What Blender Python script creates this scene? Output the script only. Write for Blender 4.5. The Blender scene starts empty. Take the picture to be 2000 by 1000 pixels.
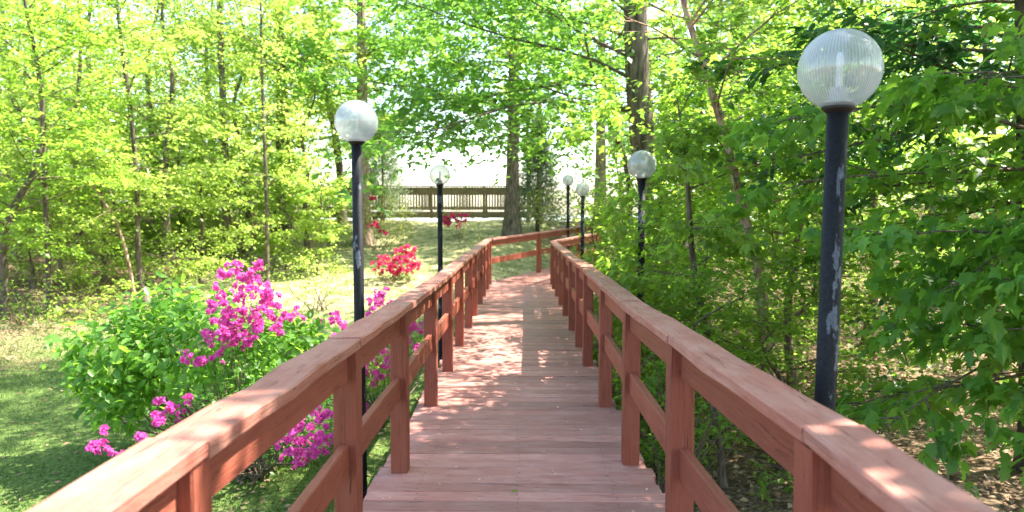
import bpy, bmesh, math, random
import numpy as np
from mathutils import Vector, Matrix, Quaternion

R = math.radians
random.seed(7)
rng = np.random.default_rng(7)
scene = bpy.context.scene
col = scene.collection

# ------------------------------------------------------------------ camera
F = 1450.0                       # focal length in pixels of a 2000 px wide frame
CAM = Vector((0.0, 0.0, 1.65))
YAW, PITCH = math.atan(20 / F), math.atan(80 / F)
cd = bpy.data.cameras.new("camera")
cam = bpy.data.objects.new("camera", cd)
col.objects.link(cam)
cd.sensor_width = 36.0
cd.lens = 36.0 * F / 2000.0
cd.clip_start, cd.clip_end = 0.05, 6000.0
cam.location = CAM
cam.rotation_euler = (R(90) - PITCH, 0.0, YAW)
cd.dof.use_dof = True
cd.dof.focus_distance = 4.2
cd.dof.aperture_fstop = 2.6
scene.camera = cam
CROT = cam.rotation_euler.to_matrix()

def at(px, py, y):
    """World point at depth y (along the walkway) that the photograph shows at pixel px, py (2000 x 1000)."""
    d = CROT @ Vector(((px - 1000) / F, (500 - py) / F, -1.0))
    return CAM + d * (y / d.y)

# ------------------------------------------------------------------ sky, sun, exposure
SUN_AZ, SUN_EL = R(72), R(57)    # measured from the walking direction towards the right
world = bpy.data.worlds.new("World")
scene.world = world
world.use_nodes = True
wn, wl = world.node_tree.nodes, world.node_tree.links
wn.clear()
sky = wn.new("ShaderNodeTexSky")
sky.sky_type = 'NISHITA'
sky.sun_disc = False
sky.sun_elevation = SUN_EL
sky.sun_rotation = SUN_AZ
sky.air_density = 1.2
sky.dust_density = 1.6
bg = wn.new("ShaderNodeBackground")
bg.inputs["Strength"].default_value = 0.15
wo = wn.new("ShaderNodeOutputWorld")
wl.new(sky.outputs[0], bg.inputs[0])
wl.new(bg.outputs[0], wo.inputs[0])

sd = bpy.data.lights.new("sun", 'SUN')
sd.energy = 5.0
sd.angle = R(0.55)
sd.color = (1.0, 0.94, 0.84)
sun = bpy.data.objects.new("sun", sd)
col.objects.link(sun)
sdir = Vector((math.sin(SUN_AZ) * math.cos(SUN_EL), math.cos(SUN_AZ) * math.cos(SUN_EL), math.sin(SUN_EL)))
sun.rotation_euler = (-sdir).to_track_quat('-Z', 'Y').to_euler()
sun.location = (10, 5, 30)

vs = scene.view_settings
vs.view_transform = 'Standard'
vs.look = 'None'
vs.exposure = 2.3
vs.gamma = 1.0
vs.use_curve_mapping = False
cy = scene.cycles
cy.use_denoising = True
cy.max_bounces = 8
cy.diffuse_bounces = 4
cy.glossy_bounces = 3
cy.transmission_bounces = 6
cy.transparent_max_bounces = 12
cy.caustics_reflective = False
cy.caustics_refractive = False
cy.sample_clamp_indirect = 6.0

# ------------------------------------------------------------------ materials
def mat_new(name):
    m = bpy.data.materials.new(name)
    m.use_nodes = True
    nt = m.node_tree
    nt.nodes.clear()
    return m, nt, nt.nodes, nt.links

def nd(ns, t, **kw):
    n = ns.new(t)
    for k, v in kw.items():
        if k.startswith("i_"):
            key = k[2:]
            key = int(key) if key.isdigit() else key.replace("_", " ")
            n.inputs[key].default_value = v
        else:
            setattr(n, k, v)
    return n

def ramp(ns, stops, interp='LINEAR'):
    r = ns.new("ShaderNodeValToRGB")
    r.color_ramp.interpolation = interp
    el = r.color_ramp.elements
    while len(el) < len(stops):
        el.new(0.5)
    for e, (p, c) in zip(el, stops):
        e.position = p
        e.color = (*c, 1.0) if len(c) == 3 else c
    return r

def leaf_mat(name, dark, light, trans, rough=0.45, tmix=0.5, spec=0.35):
    """Leaf: reflects, lets light through, every leaf its own tone."""
    m, nt, ns, ln = mat_new(name)
    geo = nd(ns, "ShaderNodeNewGeometry")
    oi = nd(ns, "ShaderNodeObjectInfo")
    add = nd(ns, "ShaderNodeMath", operation='ADD')
    fr = nd(ns, "ShaderNodeMath", operation='FRACT')
    ln.new(geo.outputs["Random Per Island"], add.inputs[0]); ln.new(oi.outputs["Random"], add.inputs[1])
    ln.new(add.outputs[0], fr.inputs[0])
    rp = ramp(ns, [(0.0, dark), (0.6, light), (1.0, tuple(min(1, c * 1.35) for c in light))])
    rt = ramp(ns, [(0.0, tuple(c * 0.75 for c in trans)), (1.0, tuple(min(1, c * 1.15) for c in trans))])
    ln.new(fr.outputs[0], rp.inputs[0]); ln.new(fr.outputs[0], rt.inputs[0])
    p = nd(ns, "ShaderNodeBsdfPrincipled")
    p.inputs["Roughness"].default_value = rough
    p.inputs["Specular IOR Level"].default_value = spec
    ln.new(rp.outputs[0], p.inputs["Base Color"])
    t = nd(ns, "ShaderNodeBsdfTranslucent")
    ln.new(rt.outputs[0], t.inputs[0])
    mx = nd(ns, "ShaderNodeMixShader"); mx.inputs[0].default_value = tmix
    ln.new(p.outputs[0], mx.inputs[1]); ln.new(t.outputs[0], mx.inputs[2])
    o = nd(ns, "ShaderNodeOutputMaterial"); ln.new(mx.outputs[0], o.inputs[0])
    return m

def bark_mat(name, c1, c2, scale=9.0):
    m, nt, ns, ln = mat_new(name)
    tc = nd(ns, "ShaderNodeTexCoord")
    mp = nd(ns, "ShaderNodeMapping"); mp.inputs["Scale"].default_value = (scale, scale, scale * 0.22)
    ln.new(tc.outputs["Object"], mp.inputs[0])
    n1 = nd(ns, "ShaderNodeTexNoise"); n1.inputs["Scale"].default_value = 2.0; n1.inputs["Detail"].default_value = 7
    ln.new(mp.outputs[0], n1.inputs["Vector"])
    rp = ramp(ns, [(0.32, c1), (0.65, c2)])
    ln.new(n1.outputs[0], rp.inputs[0])
    bp = nd(ns, "ShaderNodeBump"); bp.inputs["Strength"].default_value = 0.8; bp.inputs["Distance"].default_value = 0.03
    ln.new(n1.outputs[0], bp.inputs["Height"])
    p = nd(ns, "ShaderNodeBsdfPrincipled"); p.inputs["Roughness"].default_value = 0.9
    p.inputs["Specular IOR Level"].default_value = 0.15
    ln.new(rp.outputs[0], p.inputs["Base Color"]); ln.new(bp.outputs[0], p.inputs["Normal"])
    o = nd(ns, "ShaderNodeOutputMaterial"); ln.new(p.outputs[0], o.inputs[0])
    return m

def painted_wood(name, c_dark, c_main, c_fade, fade=0.5, rough=0.62, cracks=0.6, spread=(.86, 1.12)):
    """Painted timber, grain along local X, weathered towards c_fade, with dark splits."""
    m, nt, ns, ln = mat_new(name)
    tc = nd(ns, "ShaderNodeTexCoord"); oi = nd(ns, "ShaderNodeObjectInfo")
    off = nd(ns, "ShaderNodeVectorMath", operation='SCALE'); off.inputs[0].default_value = (13.1, 7.7, 5.3)
    ln.new(oi.outputs["Random"], off.inputs["Scale"])
    ad = nd(ns, "ShaderNodeVectorMath", operation='ADD')
    ln.new(tc.outputs["Object"], ad.inputs[0]); ln.new(off.outputs[0], ad.inputs[1])
    def noise(sc, scale, detail, rough_=0.6, dist=0.0):
        mp = nd(ns, "ShaderNodeMapping"); mp.inputs["Scale"].default_value = sc
        ln.new(ad.outputs[0], mp.inputs[0])
        n = nd(ns, "ShaderNodeTexNoise"); n.inputs["Scale"].default_value = scale
        n.inputs["Detail"].default_value = detail; n.inputs["Roughness"].default_value = rough_
        n.inputs["Distortion"].default_value = dist
        ln.new(mp.outputs[0], n.inputs["Vector"])
        return n
    grain = noise((1.6, 38, 38), 2.2, 5, 0.6, 0.5)
    patch = noise((2.5, 6, 6), 1.3, 4, 0.65)
    split = noise((2.2, 48, 48), 1.5, 3, 0.55, 1.6)
    speck = noise((22, 40, 40), 3.0, 2)
    rp = ramp(ns, [(0.24, c_dark), (0.46, c_main), (0.75, tuple(c * 1.12 for c in c_main))])
    ln.new(grain.outputs[0], rp.inputs[0])
    rf = ramp(ns, [(0.42, (0, 0, 0)), (0.66, (fade, fade, fade))])
    ln.new(patch.outputs[0], rf.inputs[0])
    mx = nd(ns, "ShaderNodeMixRGB"); mx.inputs["Color2"].default_value = (*c_fade, 1)
    ln.new(rf.outputs[0], mx.inputs["Fac"]); ln.new(rp.outputs[0], mx.inputs["Color1"])
    rs = ramp(ns, [(0.315, (1, 1, 1)), (0.35, (0, 0, 0))])
    ln.new(split.outputs[0], rs.inputs[0])
    sm = nd(ns, "ShaderNodeMath", operation='MULTIPLY'); sm.inputs[1].default_value = cracks
    ln.new(rs.outputs[0], sm.inputs[0])
    m2 = nd(ns, "ShaderNodeMixRGB"); m2.inputs["Color2"].default_value = (c_dark[0] * .28, c_dark[1] * .22, c_dark[2] * .22, 1)
    ln.new(sm.outputs[0], m2.inputs["Fac"]); ln.new(mx.outputs[0], m2.inputs["Color1"])
    # every board its own tone
    vr = nd(ns, "ShaderNodeMapRange"); vr.inputs["To Min"].default_value = spread[0]; vr.inputs["To Max"].default_value = spread[1]
    ln.new(oi.outputs["Random"], vr.inputs["Value"])
    hs = nd(ns, "ShaderNodeHueSaturation"); ln.new(vr.outputs[0], hs.inputs["Value"]); ln.new(m2.outputs[0], hs.inputs["Color"])
    h1 = nd(ns, "ShaderNodeMath", operation='SUBTRACT'); ln.new(grain.outputs[0], h1.inputs[0])
    h0 = nd(ns, "ShaderNodeMath", operation='MULTIPLY'); h0.inputs[1].default_value = 0.9
    ln.new(sm.outputs[0], h0.inputs[0]); ln.new(h0.outputs[0], h1.inputs[1])
    h2 = nd(ns, "ShaderNodeMath", operation='MULTIPLY_ADD'); h2.inputs[1].default_value = 0.25
    ln.new(speck.outputs[0], h2.inputs[0]); ln.new(h1.outputs[0], h2.inputs[2])
    bp = nd(ns, "ShaderNodeBump"); bp.inputs["Strength"].default_value = 0.65; bp.inputs["Distance"].default_value = 0.008
    ln.new(h2.outputs[0], bp.inputs["Height"])
    p = nd(ns, "ShaderNodeBsdfPrincipled"); p.inputs["Roughness"].default_value = rough
    p.inputs["Specular IOR Level"].default_value = 0.3
    ln.new(hs.outputs[0], p.inputs["Base Color"]); ln.new(bp.outputs[0], p.inputs["Normal"])
    o = nd(ns, "ShaderNodeOutputMaterial"); ln.new(p.outputs[0], o.inputs[0])
    return m

def plain(name, color, rough=0.6, metal=0.0, spec=0.4):
    m, nt, ns, ln = mat_new(name)
    tc = nd(ns, "ShaderNodeTexCoord")
    n = nd(ns, "ShaderNodeTexNoise"); n.inputs["Scale"].default_value = 14; n.inputs["Detail"].default_value = 4
    ln.new(tc.outputs["Object"], n.inputs["Vector"])
    rp = ramp(ns, [(0.3, tuple(c * .8 for c in color)), (0.7, tuple(min(1, c * 1.15) for c in color))])
    ln.new(n.outputs[0], rp.inputs[0])
    p = nd(ns, "ShaderNodeBsdfPrincipled"); p.inputs["Roughness"].default_value = rough
    p.inputs["Metallic"].default_value = metal; p.inputs["Specular IOR Level"].default_value = spec
    ln.new(rp.outputs[0], p.inputs["Base Color"])
    o = nd(ns, "ShaderNodeOutputMaterial"); ln.new(p.outputs[0], o.inputs[0])
    return m

M = {}
M['rail_wood'] = painted_wood("red_rail_paint", (.12, .029, .017), (.25, .065, .038), (.32, .105, .070), .4, .55, .7)
M['cap_wood'] = painted_wood("weathered_cap_paint", (.21, .064, .046), (.325, .118, .084), (.42, .21, .16), .75, .62, .8)
M['deck_wood'] = painted_wood("worn_deck_paint", (.19, .064, .052), (.40, .165, .132), (.47, .25, .21), .75, .55, .9, (.74, 1.16))
M['joist_wood'] = painted_wood("joist_wood", (.10, .06, .045), (.19, .10, .075), (.24, .15, .12), .5, .8, .5)
M['pier_wood'] = painted_wood("grey_pier_wood", (.05, .038, .025), (.13, .103, .072), (.20, .168, .125), .6, .8, .4)
M['bark'] = bark_mat("grey_brown_bark", (.05, .038, .028), (.19, .15, .115))
M['bark_dark'] = bark_mat("dark_bark", (.05, .04, .03), (.15, .12, .09))
M['bark_tan'] = bark_mat("tan_bark", (.16, .11, .075), (.36, .27, .19))
M['bark_birch'] = bark_mat("peeling_bark", (.16, .075, .045), (.50, .36, .27), 14)
M['twig'] = bark_mat("twig_bark", (.07, .052, .038), (.19, .145, .105), 20)
M['leaf_lime'] = leaf_mat("lime_leaf", (.10, .17, .032), (.18, .27, .055), (.52, .69, .12), .45, .62)
M['leaf_spring'] = leaf_mat("spring_leaf", (.07, .15, .024), (.12, .22, .038), (.42, .64, .07), .4, .58)
M['leaf_fresh'] = leaf_mat("fresh_green_leaf", (.055, .145, .022), (.10, .22, .035), (.34, .62, .06), .38, .55)
M['leaf_mid'] = leaf_mat("mid_green_leaf", (.04, .12, .024), (.08, .19, .035), (.28, .54, .06), .38, .55)
M['leaf_dark'] = leaf_mat("dark_green_leaf", (.016, .065, .022), (.04, .12, .04), (.10, .30, .05), .3, .4, .5)
M['leaf_cedar'] = leaf_mat("cedar_needles", (.08, .12, .075), (.17, .22, .14), (.28, .36, .18), .6, .45)
M['leaf_olive'] = leaf_mat("yellow_olive_leaf", (.13, .17, .03), (.24, .27, .06), (.46, .48, .08), .5, .5)
M['pink'] = leaf_mat("magenta_petal", (.40, .02, .21), (.68, .085, .40), (.84, .20, .55), .5, .45, .2)
M['red'] = leaf_mat("red_petal", (.40, .012, .07), (.60, .04, .15), (.68, .07, .20), .5, .35, .2)
M['litter'] = leaf_mat("dry_leaf", (.13, .075, .04), (.34, .23, .14), (.25, .15, .07), .7, .15, .2)
M['grass'] = leaf_mat("grass_blade", (.045, .095, .022), (.10, .16, .04), (.15, .25, .05), .6, .35, .1)
M['straw'] = leaf_mat("straw_blade", (.24, .22, .11), (.44, .40, .24), (.42, .39, .2), .6, .35, .15)
M['petal_litter'] = leaf_mat("pale_flake", (.55, .50, .36), (.72, .68, .52), (.5, .5, .35), .6, .2, .2)

# ground: lawn, dry grass and leaf litter mixed by where they lie
def ground_mat():
    m, nt, ns, ln = mat_new("woodland_floor")
    tc = nd(ns, "ShaderNodeTexCoord")
    def noise(s, d=6, r=.6):
        n = nd(ns, "ShaderNodeTexNoise"); n.inputs["Scale"].default_value = s; n.inputs["Detail"].default_value = d
        n.inputs["Roughness"].default_value = r
        ln.new(tc.outputs["Object"], n.inputs["Vector"]); return n
    fine, mid, big = noise(26), noise(3.0), noise(.6, 4)
    green = ramp(ns, [(.3, (.04, .058, .016)), (.5, (.082, .132, .03)), (.72, (.18, .21, .07))]); ln.new(fine.outputs[0], green.inputs[0])
    straw = ramp(ns, [(.3, (.20, .17, .08)), (.55, (.42, .37, .20)), (.75, (.58, .51, .34))]); ln.new(fine.outputs[0], straw.inputs[0])
    brown = ramp(ns, [(.3, (.05, .032, .02)), (.5, (.17, .115, .07)), (.72, (.34, .25, .16))]); ln.new(fine.outputs[0], brown.inputs[0])
    sp = nd(ns, "ShaderNodeSeparateXYZ"); ln.new(tc.outputs["Object"], sp.inputs[0])
    def mask(src, lo, hi, n, amp):
        a = nd(ns, "ShaderNodeMath", operation='MULTIPLY_ADD'); a.inputs[1].default_value = amp
        ln.new(n.outputs[0], a.inputs[0]); ln.new(src, a.inputs[2])
        b = nd(ns, "ShaderNodeMapRange"); b.inputs["From Min"].default_value = lo + amp * .5; b.inputs["From Max"].default_value = hi + amp * .5
        ln.new(a.outputs[0], b.inputs["Value"]); return b
    def mixc(f, a, b):
        x = nd(ns, "ShaderNodeMixRGB"); ln.new(f, x.inputs["Fac"]); ln.new(a, x.inputs["Color1"]); ln.new(b, x.inputs["Color2"]); return x
    mo = mask(sp.outputs[1], 11.0, 15.0, mid, 5.0)
    c1 = mixc(mo.outputs[0], green.outputs[0], straw.outputs[0])            # lawn turns to dry grass up the slope
    gp = ramp(ns, [(.45, (0, 0, 0)), (.6, (.8, .8, .8))]); ln.new(mid.outputs[0], gp.inputs[0])
    c1b = mixc(gp.outputs[0], c1.outputs[0], green.outputs[0])
    mr = mask(sp.outputs[0], .6, 1.6, mid, 1.5)
    c2 = mixc(mr.outputs[0], c1b.outputs[0], brown.outputs[0])              # leaf litter to the right
    neg = nd(ns, "ShaderNodeMath", operation='MULTIPLY'); neg.inputs[1].default_value = -1.0; ln.new(sp.outputs[0], neg.inputs[0])
    ml = mask(neg.outputs[0], 7.0, 9.0, big, 6.0)
    c3 = mixc(ml.outputs[0], c2.outputs[0], brown.outputs[0])               # and under the wood to the left
    bp = nd(ns, "ShaderNodeBump"); bp.inputs["Strength"].default_value = .8; bp.inputs["Distance"].default_value = .05
    ln.new(fine.outputs[0], bp.inputs["Height"])
    p = nd(ns, "ShaderNodeBsdfPrincipled"); p.inputs["Roughness"].default_value = .95; p.inputs["Specular IOR Level"].default_value = .1
    ln.new(c3.outputs[0], p.inputs["Base Color"]); ln.new(bp.outputs[0], p.inputs["Normal"])
    o = nd(ns, "ShaderNodeOutputMaterial"); ln.new(p.outputs[0], o.inputs[0])
    return m
M['ground'] = ground_mat()

def water_mat():
    m, nt, ns, ln = mat_new("lake_water")
    tc = nd(ns, "ShaderNodeTexCoord")
    n = nd(ns, "ShaderNodeTexNoise"); n.inputs["Scale"].default_value = 1.2; n.inputs["Detail"].default_value = 4
    ln.new(tc.outputs["Object"], n.inputs["Vector"])
    bp = nd(ns, "ShaderNodeBump"); bp.inputs["Strength"].default_value = .25; bp.inputs["Distance"].default_value = .05
    ln.new(n.outputs[0], bp.inputs["Height"])
    p = nd(ns, "ShaderNodeBsdfPrincipled"); p.inputs["Base Color"].default_value = (.05, .075, .08, 1)
    p.inputs["Roughness"].default_value = .12; p.inputs["IOR"].default_value = 1.33
    ln.new(bp.outputs[0], p.inputs["Normal"])
    o = nd(ns, "ShaderNodeOutputMaterial"); ln.new(p.outputs[0], o.inputs[0])
    return m
M['water'] = water_mat()

def pole_mat():
    m, nt, ns, ln = mat_new("peeling_black_paint")
    tc = nd(ns, "ShaderNodeTexCoord"); oi = nd(ns, "ShaderNodeObjectInfo")
    sc = nd(ns, "ShaderNodeVectorMath", operation='SCALE'); sc.inputs[0].default_value = (3.0, 4.0, 9.0); ln.new(oi.outputs["Random"], sc.inputs["Scale"])
    ad = nd(ns, "ShaderNodeVectorMath", operation='ADD'); ln.new(tc.outputs["Object"], ad.inputs[0]); ln.new(sc.outputs[0], ad.inputs[1])
    mp = nd(ns, "ShaderNodeMapping"); mp.inputs["Scale"].default_value = (9, 9, 3.2); ln.new(ad.outputs[0], mp.inputs[0])
    n = nd(ns, "ShaderNodeTexNoise"); n.inputs["Scale"].default_value = 1.25; n.inputs["Detail"].default_value = 8; n.inputs["Roughness"].default_value = .6
    ln.new(mp.outputs[0], n.inputs["Vector"])
    f = nd(ns, "ShaderNodeTexNoise"); f.inputs["Scale"].default_value = 60; ln.new(tc.outputs["Object"], f.inputs["Vector"])
    edge = ramp(ns, [(.575, (0, 0, 0)), (.585, (1, 1, 1))]); ln.new(n.outputs[0], edge.inputs[0])
    blk = ramp(ns, [(.35, (.004, .0045, .006)), (.7, (.011, .012, .014))]); ln.new(f.outputs[0], blk.inputs[0])
    gry = ramp(ns, [(.35, (.06, .07, .085)), (.7, (.11, .12, .14))]); ln.new(f.outputs[0], gry.inputs[0])
    mx = nd(ns, "ShaderNodeMixRGB"); ln.new(edge.outputs[0], mx.inputs["Fac"]); ln.new(blk.outputs[0], mx.inputs["Color1"]); ln.new(gry.outputs[0], mx.inputs["Color2"])
    iv = nd(ns, "ShaderNodeMath", operation='MULTIPLY'); iv.inputs[1].default_value = -1; ln.new(edge.outputs[0], iv.inputs[0])
    bp = nd(ns, "ShaderNodeBump"); bp.inputs["Strength"].default_value = .6; bp.inputs["Distance"].default_value = .002; ln.new(iv.outputs[0], bp.inputs["Height"])
    p = nd(ns, "ShaderNodeBsdfPrincipled"); p.inputs["Roughness"].default_value = .66; p.inputs["Specular IOR Level"].default_value = .22
    ln.new(mx.outputs[0], p.inputs["Base Color"]); ln.new(bp.outputs[0], p.inputs["Normal"])
    o = nd(ns, "ShaderNodeOutputMaterial"); ln.new(p.outputs[0], o.inputs[0])
    return m
M['pole'] = pole_mat()

def globe_mat(name, haze, alb=.6, ribs=0.0):
    """Thin clear plastic globe, hazed by its prisms: part see-through, part milky, with a sheen."""
    m, nt, ns, ln = mat_new(name)
    tr = nd(ns, "ShaderNodeBsdfTransparent"); tr.inputs[0].default_value = (.93, .95, .95, 1)
    df = nd(ns, "ShaderNodeBsdfDiffuse"); df.inputs[0].default_value = (alb * .94, alb, alb * 1.02, 1)
    tl = nd(ns, "ShaderNodeBsdfTranslucent"); tl.inputs[0].default_value = (alb * .94, alb, alb * 1.02, 1)
    gl = nd(ns, "ShaderNodeBsdfGlossy"); gl.inputs["Roughness"].default_value = .08
    a = nd(ns, "ShaderNodeMixShader"); a.inputs[0].default_value = .5
    ln.new(df.outputs[0], a.inputs[1]); ln.new(tl.outputs[0], a.inputs[2])
    lw = nd(ns, "ShaderNodeLayerWeight"); lw.inputs[0].default_value = .35
    mr = nd(ns, "ShaderNodeMapRange"); mr.inputs["To Min"].default_value = haze; mr.inputs["To Max"].default_value = min(.95, haze + .35)
    ln.new(lw.outputs["Facing"], mr.inputs["Value"])
    # moulded vertical prisms round the middle, grime settling towards the foot
    tc = nd(ns, "ShaderNodeTexCoord"); sp = nd(ns, "ShaderNodeSeparateXYZ"); ln.new(tc.outputs["Object"], sp.inputs[0])
    at2 = nd(ns, "ShaderNodeMath", operation='ARCTAN2'); ln.new(sp.outputs[0], at2.inputs[0]); ln.new(sp.outputs[1], at2.inputs[1])
    mu = nd(ns, "ShaderNodeMath", operation='MULTIPLY'); mu.inputs[1].default_value = 76; ln.new(at2.outputs[0], mu.inputs[0])
    sn = nd(ns, "ShaderNodeMath", operation='SINE'); ln.new(mu.outputs[0], sn.inputs[0])
    rb = nd(ns, "ShaderNodeMath", operation='MULTIPLY_ADD'); rb.inputs[1].default_value = ribs; ln.new(sn.outputs[0], rb.inputs[0]); ln.new(mr.outputs[0], rb.inputs[2])
    gn = nd(ns, "ShaderNodeTexNoise"); gn.inputs["Scale"].default_value = 9; gn.inputs["Detail"].default_value = 6; ln.new(tc.outputs["Object"], gn.inputs["Vector"])
    gr = nd(ns, "ShaderNodeMath", operation='MULTIPLY_ADD'); gr.inputs[1].default_value = .35; ln.new(gn.outputs[0], gr.inputs[0])
    sb = nd(ns, "ShaderNodeMath", operation='SUBTRACT'); sb.inputs[1].default_value = .17; ln.new(rb.outputs[0], sb.inputs[0]); ln.new(sb.outputs[0], gr.inputs[2]); gr.use_clamp = True
    b = nd(ns, "ShaderNodeMixShader"); ln.new(gr.outputs[0], b.inputs[0])
    ln.new(tr.outputs[0], b.inputs[1]); ln.new(a.outputs[0], b.inputs[2])
    pw = nd(ns, "ShaderNodeMath", operation='POWER'); pw.inputs[1].default_value = 3.0; ln.new(lw.outputs["Facing"], pw.inputs[0])
    fr = nd(ns, "ShaderNodeMath", operation='MULTIPLY_ADD'); fr.inputs[1].default_value = .35; fr.inputs[2].default_value = .07; ln.new(pw.outputs[0], fr.inputs[0])
    c = nd(ns, "ShaderNodeMixShader"); ln.new(fr.outputs[0], c.inputs[0])
    ln.new(b.outputs[0], c.inputs[1]); ln.new(gl.outputs[0], c.inputs[2])
    o = nd(ns, "ShaderNodeOutputMaterial"); ln.new(c.outputs[0], o.inputs[0])
    return m
M['globe'] = globe_mat("ribbed_clear_globe", .45, .62, .13)
M['globe_clear'] = globe_mat("thin_clear_globe", .36, .34)
M['globe_milky'] = globe_mat("milky_globe", .60, .5)
M['collar'] = plain("rusty_collar", (.008, .0065, .006), .6)
M['socket'] = plain("white_socket", (.55, .57, .58), .4)
M['bulb'] = plain("frosted_bulb", (.85, .87, .86), .35)

# ------------------------------------------------------------------ mesh helpers
def props(o, label=None, cat=None, group=None, kind=None):
    if label: o["label"] = label
    if cat: o["category"] = cat
    if group: o["group"] = group
    if kind: o["kind"] = kind
    return o

def empty(name, loc, label=None, cat=None, group=None, rz=0.0):
    e = bpy.data.objects.new(name, None)
    e.empty_display_size = .2
    e.location = loc
    e.rotation_euler = (0, 0, rz)
    col.objects.link(e)
    return props(e, label, cat, group)

def link(name, me, parent=None, mat=None):
    o = bpy.data.objects.new(name, me)
    if mat is not None and not me.materials:
        me.materials.append(mat)
    col.objects.link(o)
    if parent is not None:
        o.parent = parent
    return o

def mesh(name, verts, faces, mat, parent=None, smooth=False):
    me = bpy.data.meshes.new(name)
    me.from_pydata([tuple(v) for v in verts], [], faces)
    if smooth:
        me.polygons.foreach_set("use_smooth", [True] * len(me.polygons))
    me.update()
    return link(name, me, parent, mat)

def fast_mesh(name, V, faces_idx, sizes):
    """numpy verts (n,3), flat loop indices, polygon sizes."""
    me = bpy.data.meshes.new(name)
    me.vertices.add(len(V)); me.vertices.foreach_set("co", np.ascontiguousarray(V, dtype=np.float32).ravel())
    me.loops.add(len(faces_idx)); me.loops.foreach_set("vertex_index", np.ascontiguousarray(faces_idx, dtype=np.int32))
    me.polygons.add(len(sizes))
    st = np.concatenate([[0], np.cumsum(sizes)[:-1]]).astype(np.int32)
    me.polygons.foreach_set("loop_start", st)
    me.update(calc_edges=True)
    return me

class MB:
    def __init__(s): s.v, s.f = [], []
    def add(s, vs, fs):
        k = len(s.v); s.v += [Vector(v) for v in vs]; s.f += [tuple(i + k for i in f) for f in fs]
    def tube(s, pts, rad, n=8, cap=True, wob=0.0, flat=False):
        pts = [Vector(p) for p in pts]
        k = len(s.v); m = len(pts)
        side = None
        for i, p in enumerate(pts):
            t = (pts[min(i + 1, m - 1)] - pts[max(i - 1, 0)]).normalized()
            if side is None:
                side = t.orthogonal().normalized()
            side = (side - t * side.dot(t)).normalized()
            up = t.cross(side)
            for j in range(n):
                a = 2 * math.pi * j / n
                r = rad[i] * (1 + wob * (random.random() - .5))
                s.v.append(p + side * (r * math.cos(a)) + up * (r * math.sin(a)))
        for i in range(m - 1):
            for j in range(n):
                a, b = k + i * n + j, k + i * n + (j + 1) % n
                s.f.append((a, b, b + n, a + n))
        if cap:
            s.f.append(tuple(k + j for j in reversed(range(n))))
            s.f.append(tuple(k + (m - 1) * n + j for j in range(n)))
    def lathe(s, prof, n=32, close=False):
        k = len(s.v)
        for (r, z) in prof:
            for j in range(n):
                a = 2 * math.pi * j / n
                s.v.append(Vector((r * math.cos(a), r * math.sin(a), z)))
        for i in range(len(prof) - 1):
            for j in range(n):
                a, b = k + i * n + j, k + i * n + (j + 1) % n
                s.f.append((a, b, b + n, a + n))
    def build(s, name, mat, parent=None, smooth=True):
        return mesh(name, s.v, s.f, mat, parent, smooth)

def board(name, pts, w, h, mat, parent, bev=.004, up=Vector((0, 0, 1)), jit=0.0, origin=None):
    """A sawn board swept along pts (centre line); width w across, height h along up; local X runs along it."""
    pts = [Vector(p) for p in pts]
    p0, p1 = pts[0], pts[-1]
    x = (p1 - p0).normalized()
    yv = up.cross(x).normalized()
    z = x.cross(yv)
    Mx = Matrix((x, yv, z)).transposed().to_4x4(); Mx.translation = p0
    inv = Mx.inverted()
    sec = []
    for sx, sy in ((-1, -1), (1, -1), (1, 1), (-1, 1)):
        a, b = sx * w / 2, sy * h / 2
        c1, c2 = (a - sx * bev, b), (a, b - sy * bev)
        sec += [c1, c2] if sx * sy < 0 else [c2, c1]
    # order so that the ring goes round once
    sec = sorted(sec, key=lambda c: math.atan2(c[1] / h, c[0] / w))
    V, Fc = [], []
    n = len(sec)
    for i, p in enumerate(pts):
        q = inv @ p
        for (a, b) in sec:
            V.append((q.x + (random.uniform(-jit, jit) if 0 < i < len(pts) - 1 else 0), q.y + a + random.uniform(-jit, jit), q.z + b + random.uniform(-jit, jit)))
    for i in range(len(pts) - 1):
        for j in range(n):
            a, b = i * n + j, i * n + (j + 1) % n
            Fc.append((a, b, b + n, a + n))
    Fc.append(tuple(reversed(range(n))))
    Fc.append(tuple((len(pts) - 1) * n + j for j in range(n)))
    o = mesh(name, V, Fc, mat, parent)
    o.matrix_basis = Mx
    return o

# leaf templates: (along, across, lift), polygons
T_KITE = (np.array([(0, 0, 0), (.42, .5, .05), (1, 0, -.06), (.42, -.5, .05)]), [(0, 3, 2, 1)])
T_BLADE = (np.array([(0, -.5, 0), (0, .5, 0), (1, 0, .1)]), [(0, 1, 2)])
T_LEAF = (np.array([(0, 0, 0), (.25, .36, .06), (.62, .36, .03), (1, 0, -.12), (.62, -.36, .03), (.25, -.36, .06), (.45, 0, 0)]),
          [(0, 6, 2, 1), (6, 3, 2), (0, 5, 4, 6), (6, 4, 3)])
T_LOBED = (np.array([(0, 0, 0), (.12, .30, .03), (.05, .52, .0), (.36, .36, .05), (.52, .62, -.02), (.66, .30, .03), (1, 0, -.14),
                     (.66, -.30, .03), (.52, -.62, -.02), (.36, -.36, .05), (.05, -.52, .0), (.12, -.30, .03), (.4, 0, 0)]),
           [(0, 12, 1), (1, 12, 3, 2), (3, 12, 5, 4), (5, 12, 6), (0, 11, 12), (11, 10, 9, 12), (9, 8, 7, 12), (7, 6, 12)])

def unit(a):
    return a / np.maximum(np.linalg.norm(a, axis=-1, keepdims=True), 1e-9)

def frames(D, N):
    D = unit(D); S = unit(np.cross(N, D)); U = np.cross(D, S)
    return D, S, U

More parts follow.
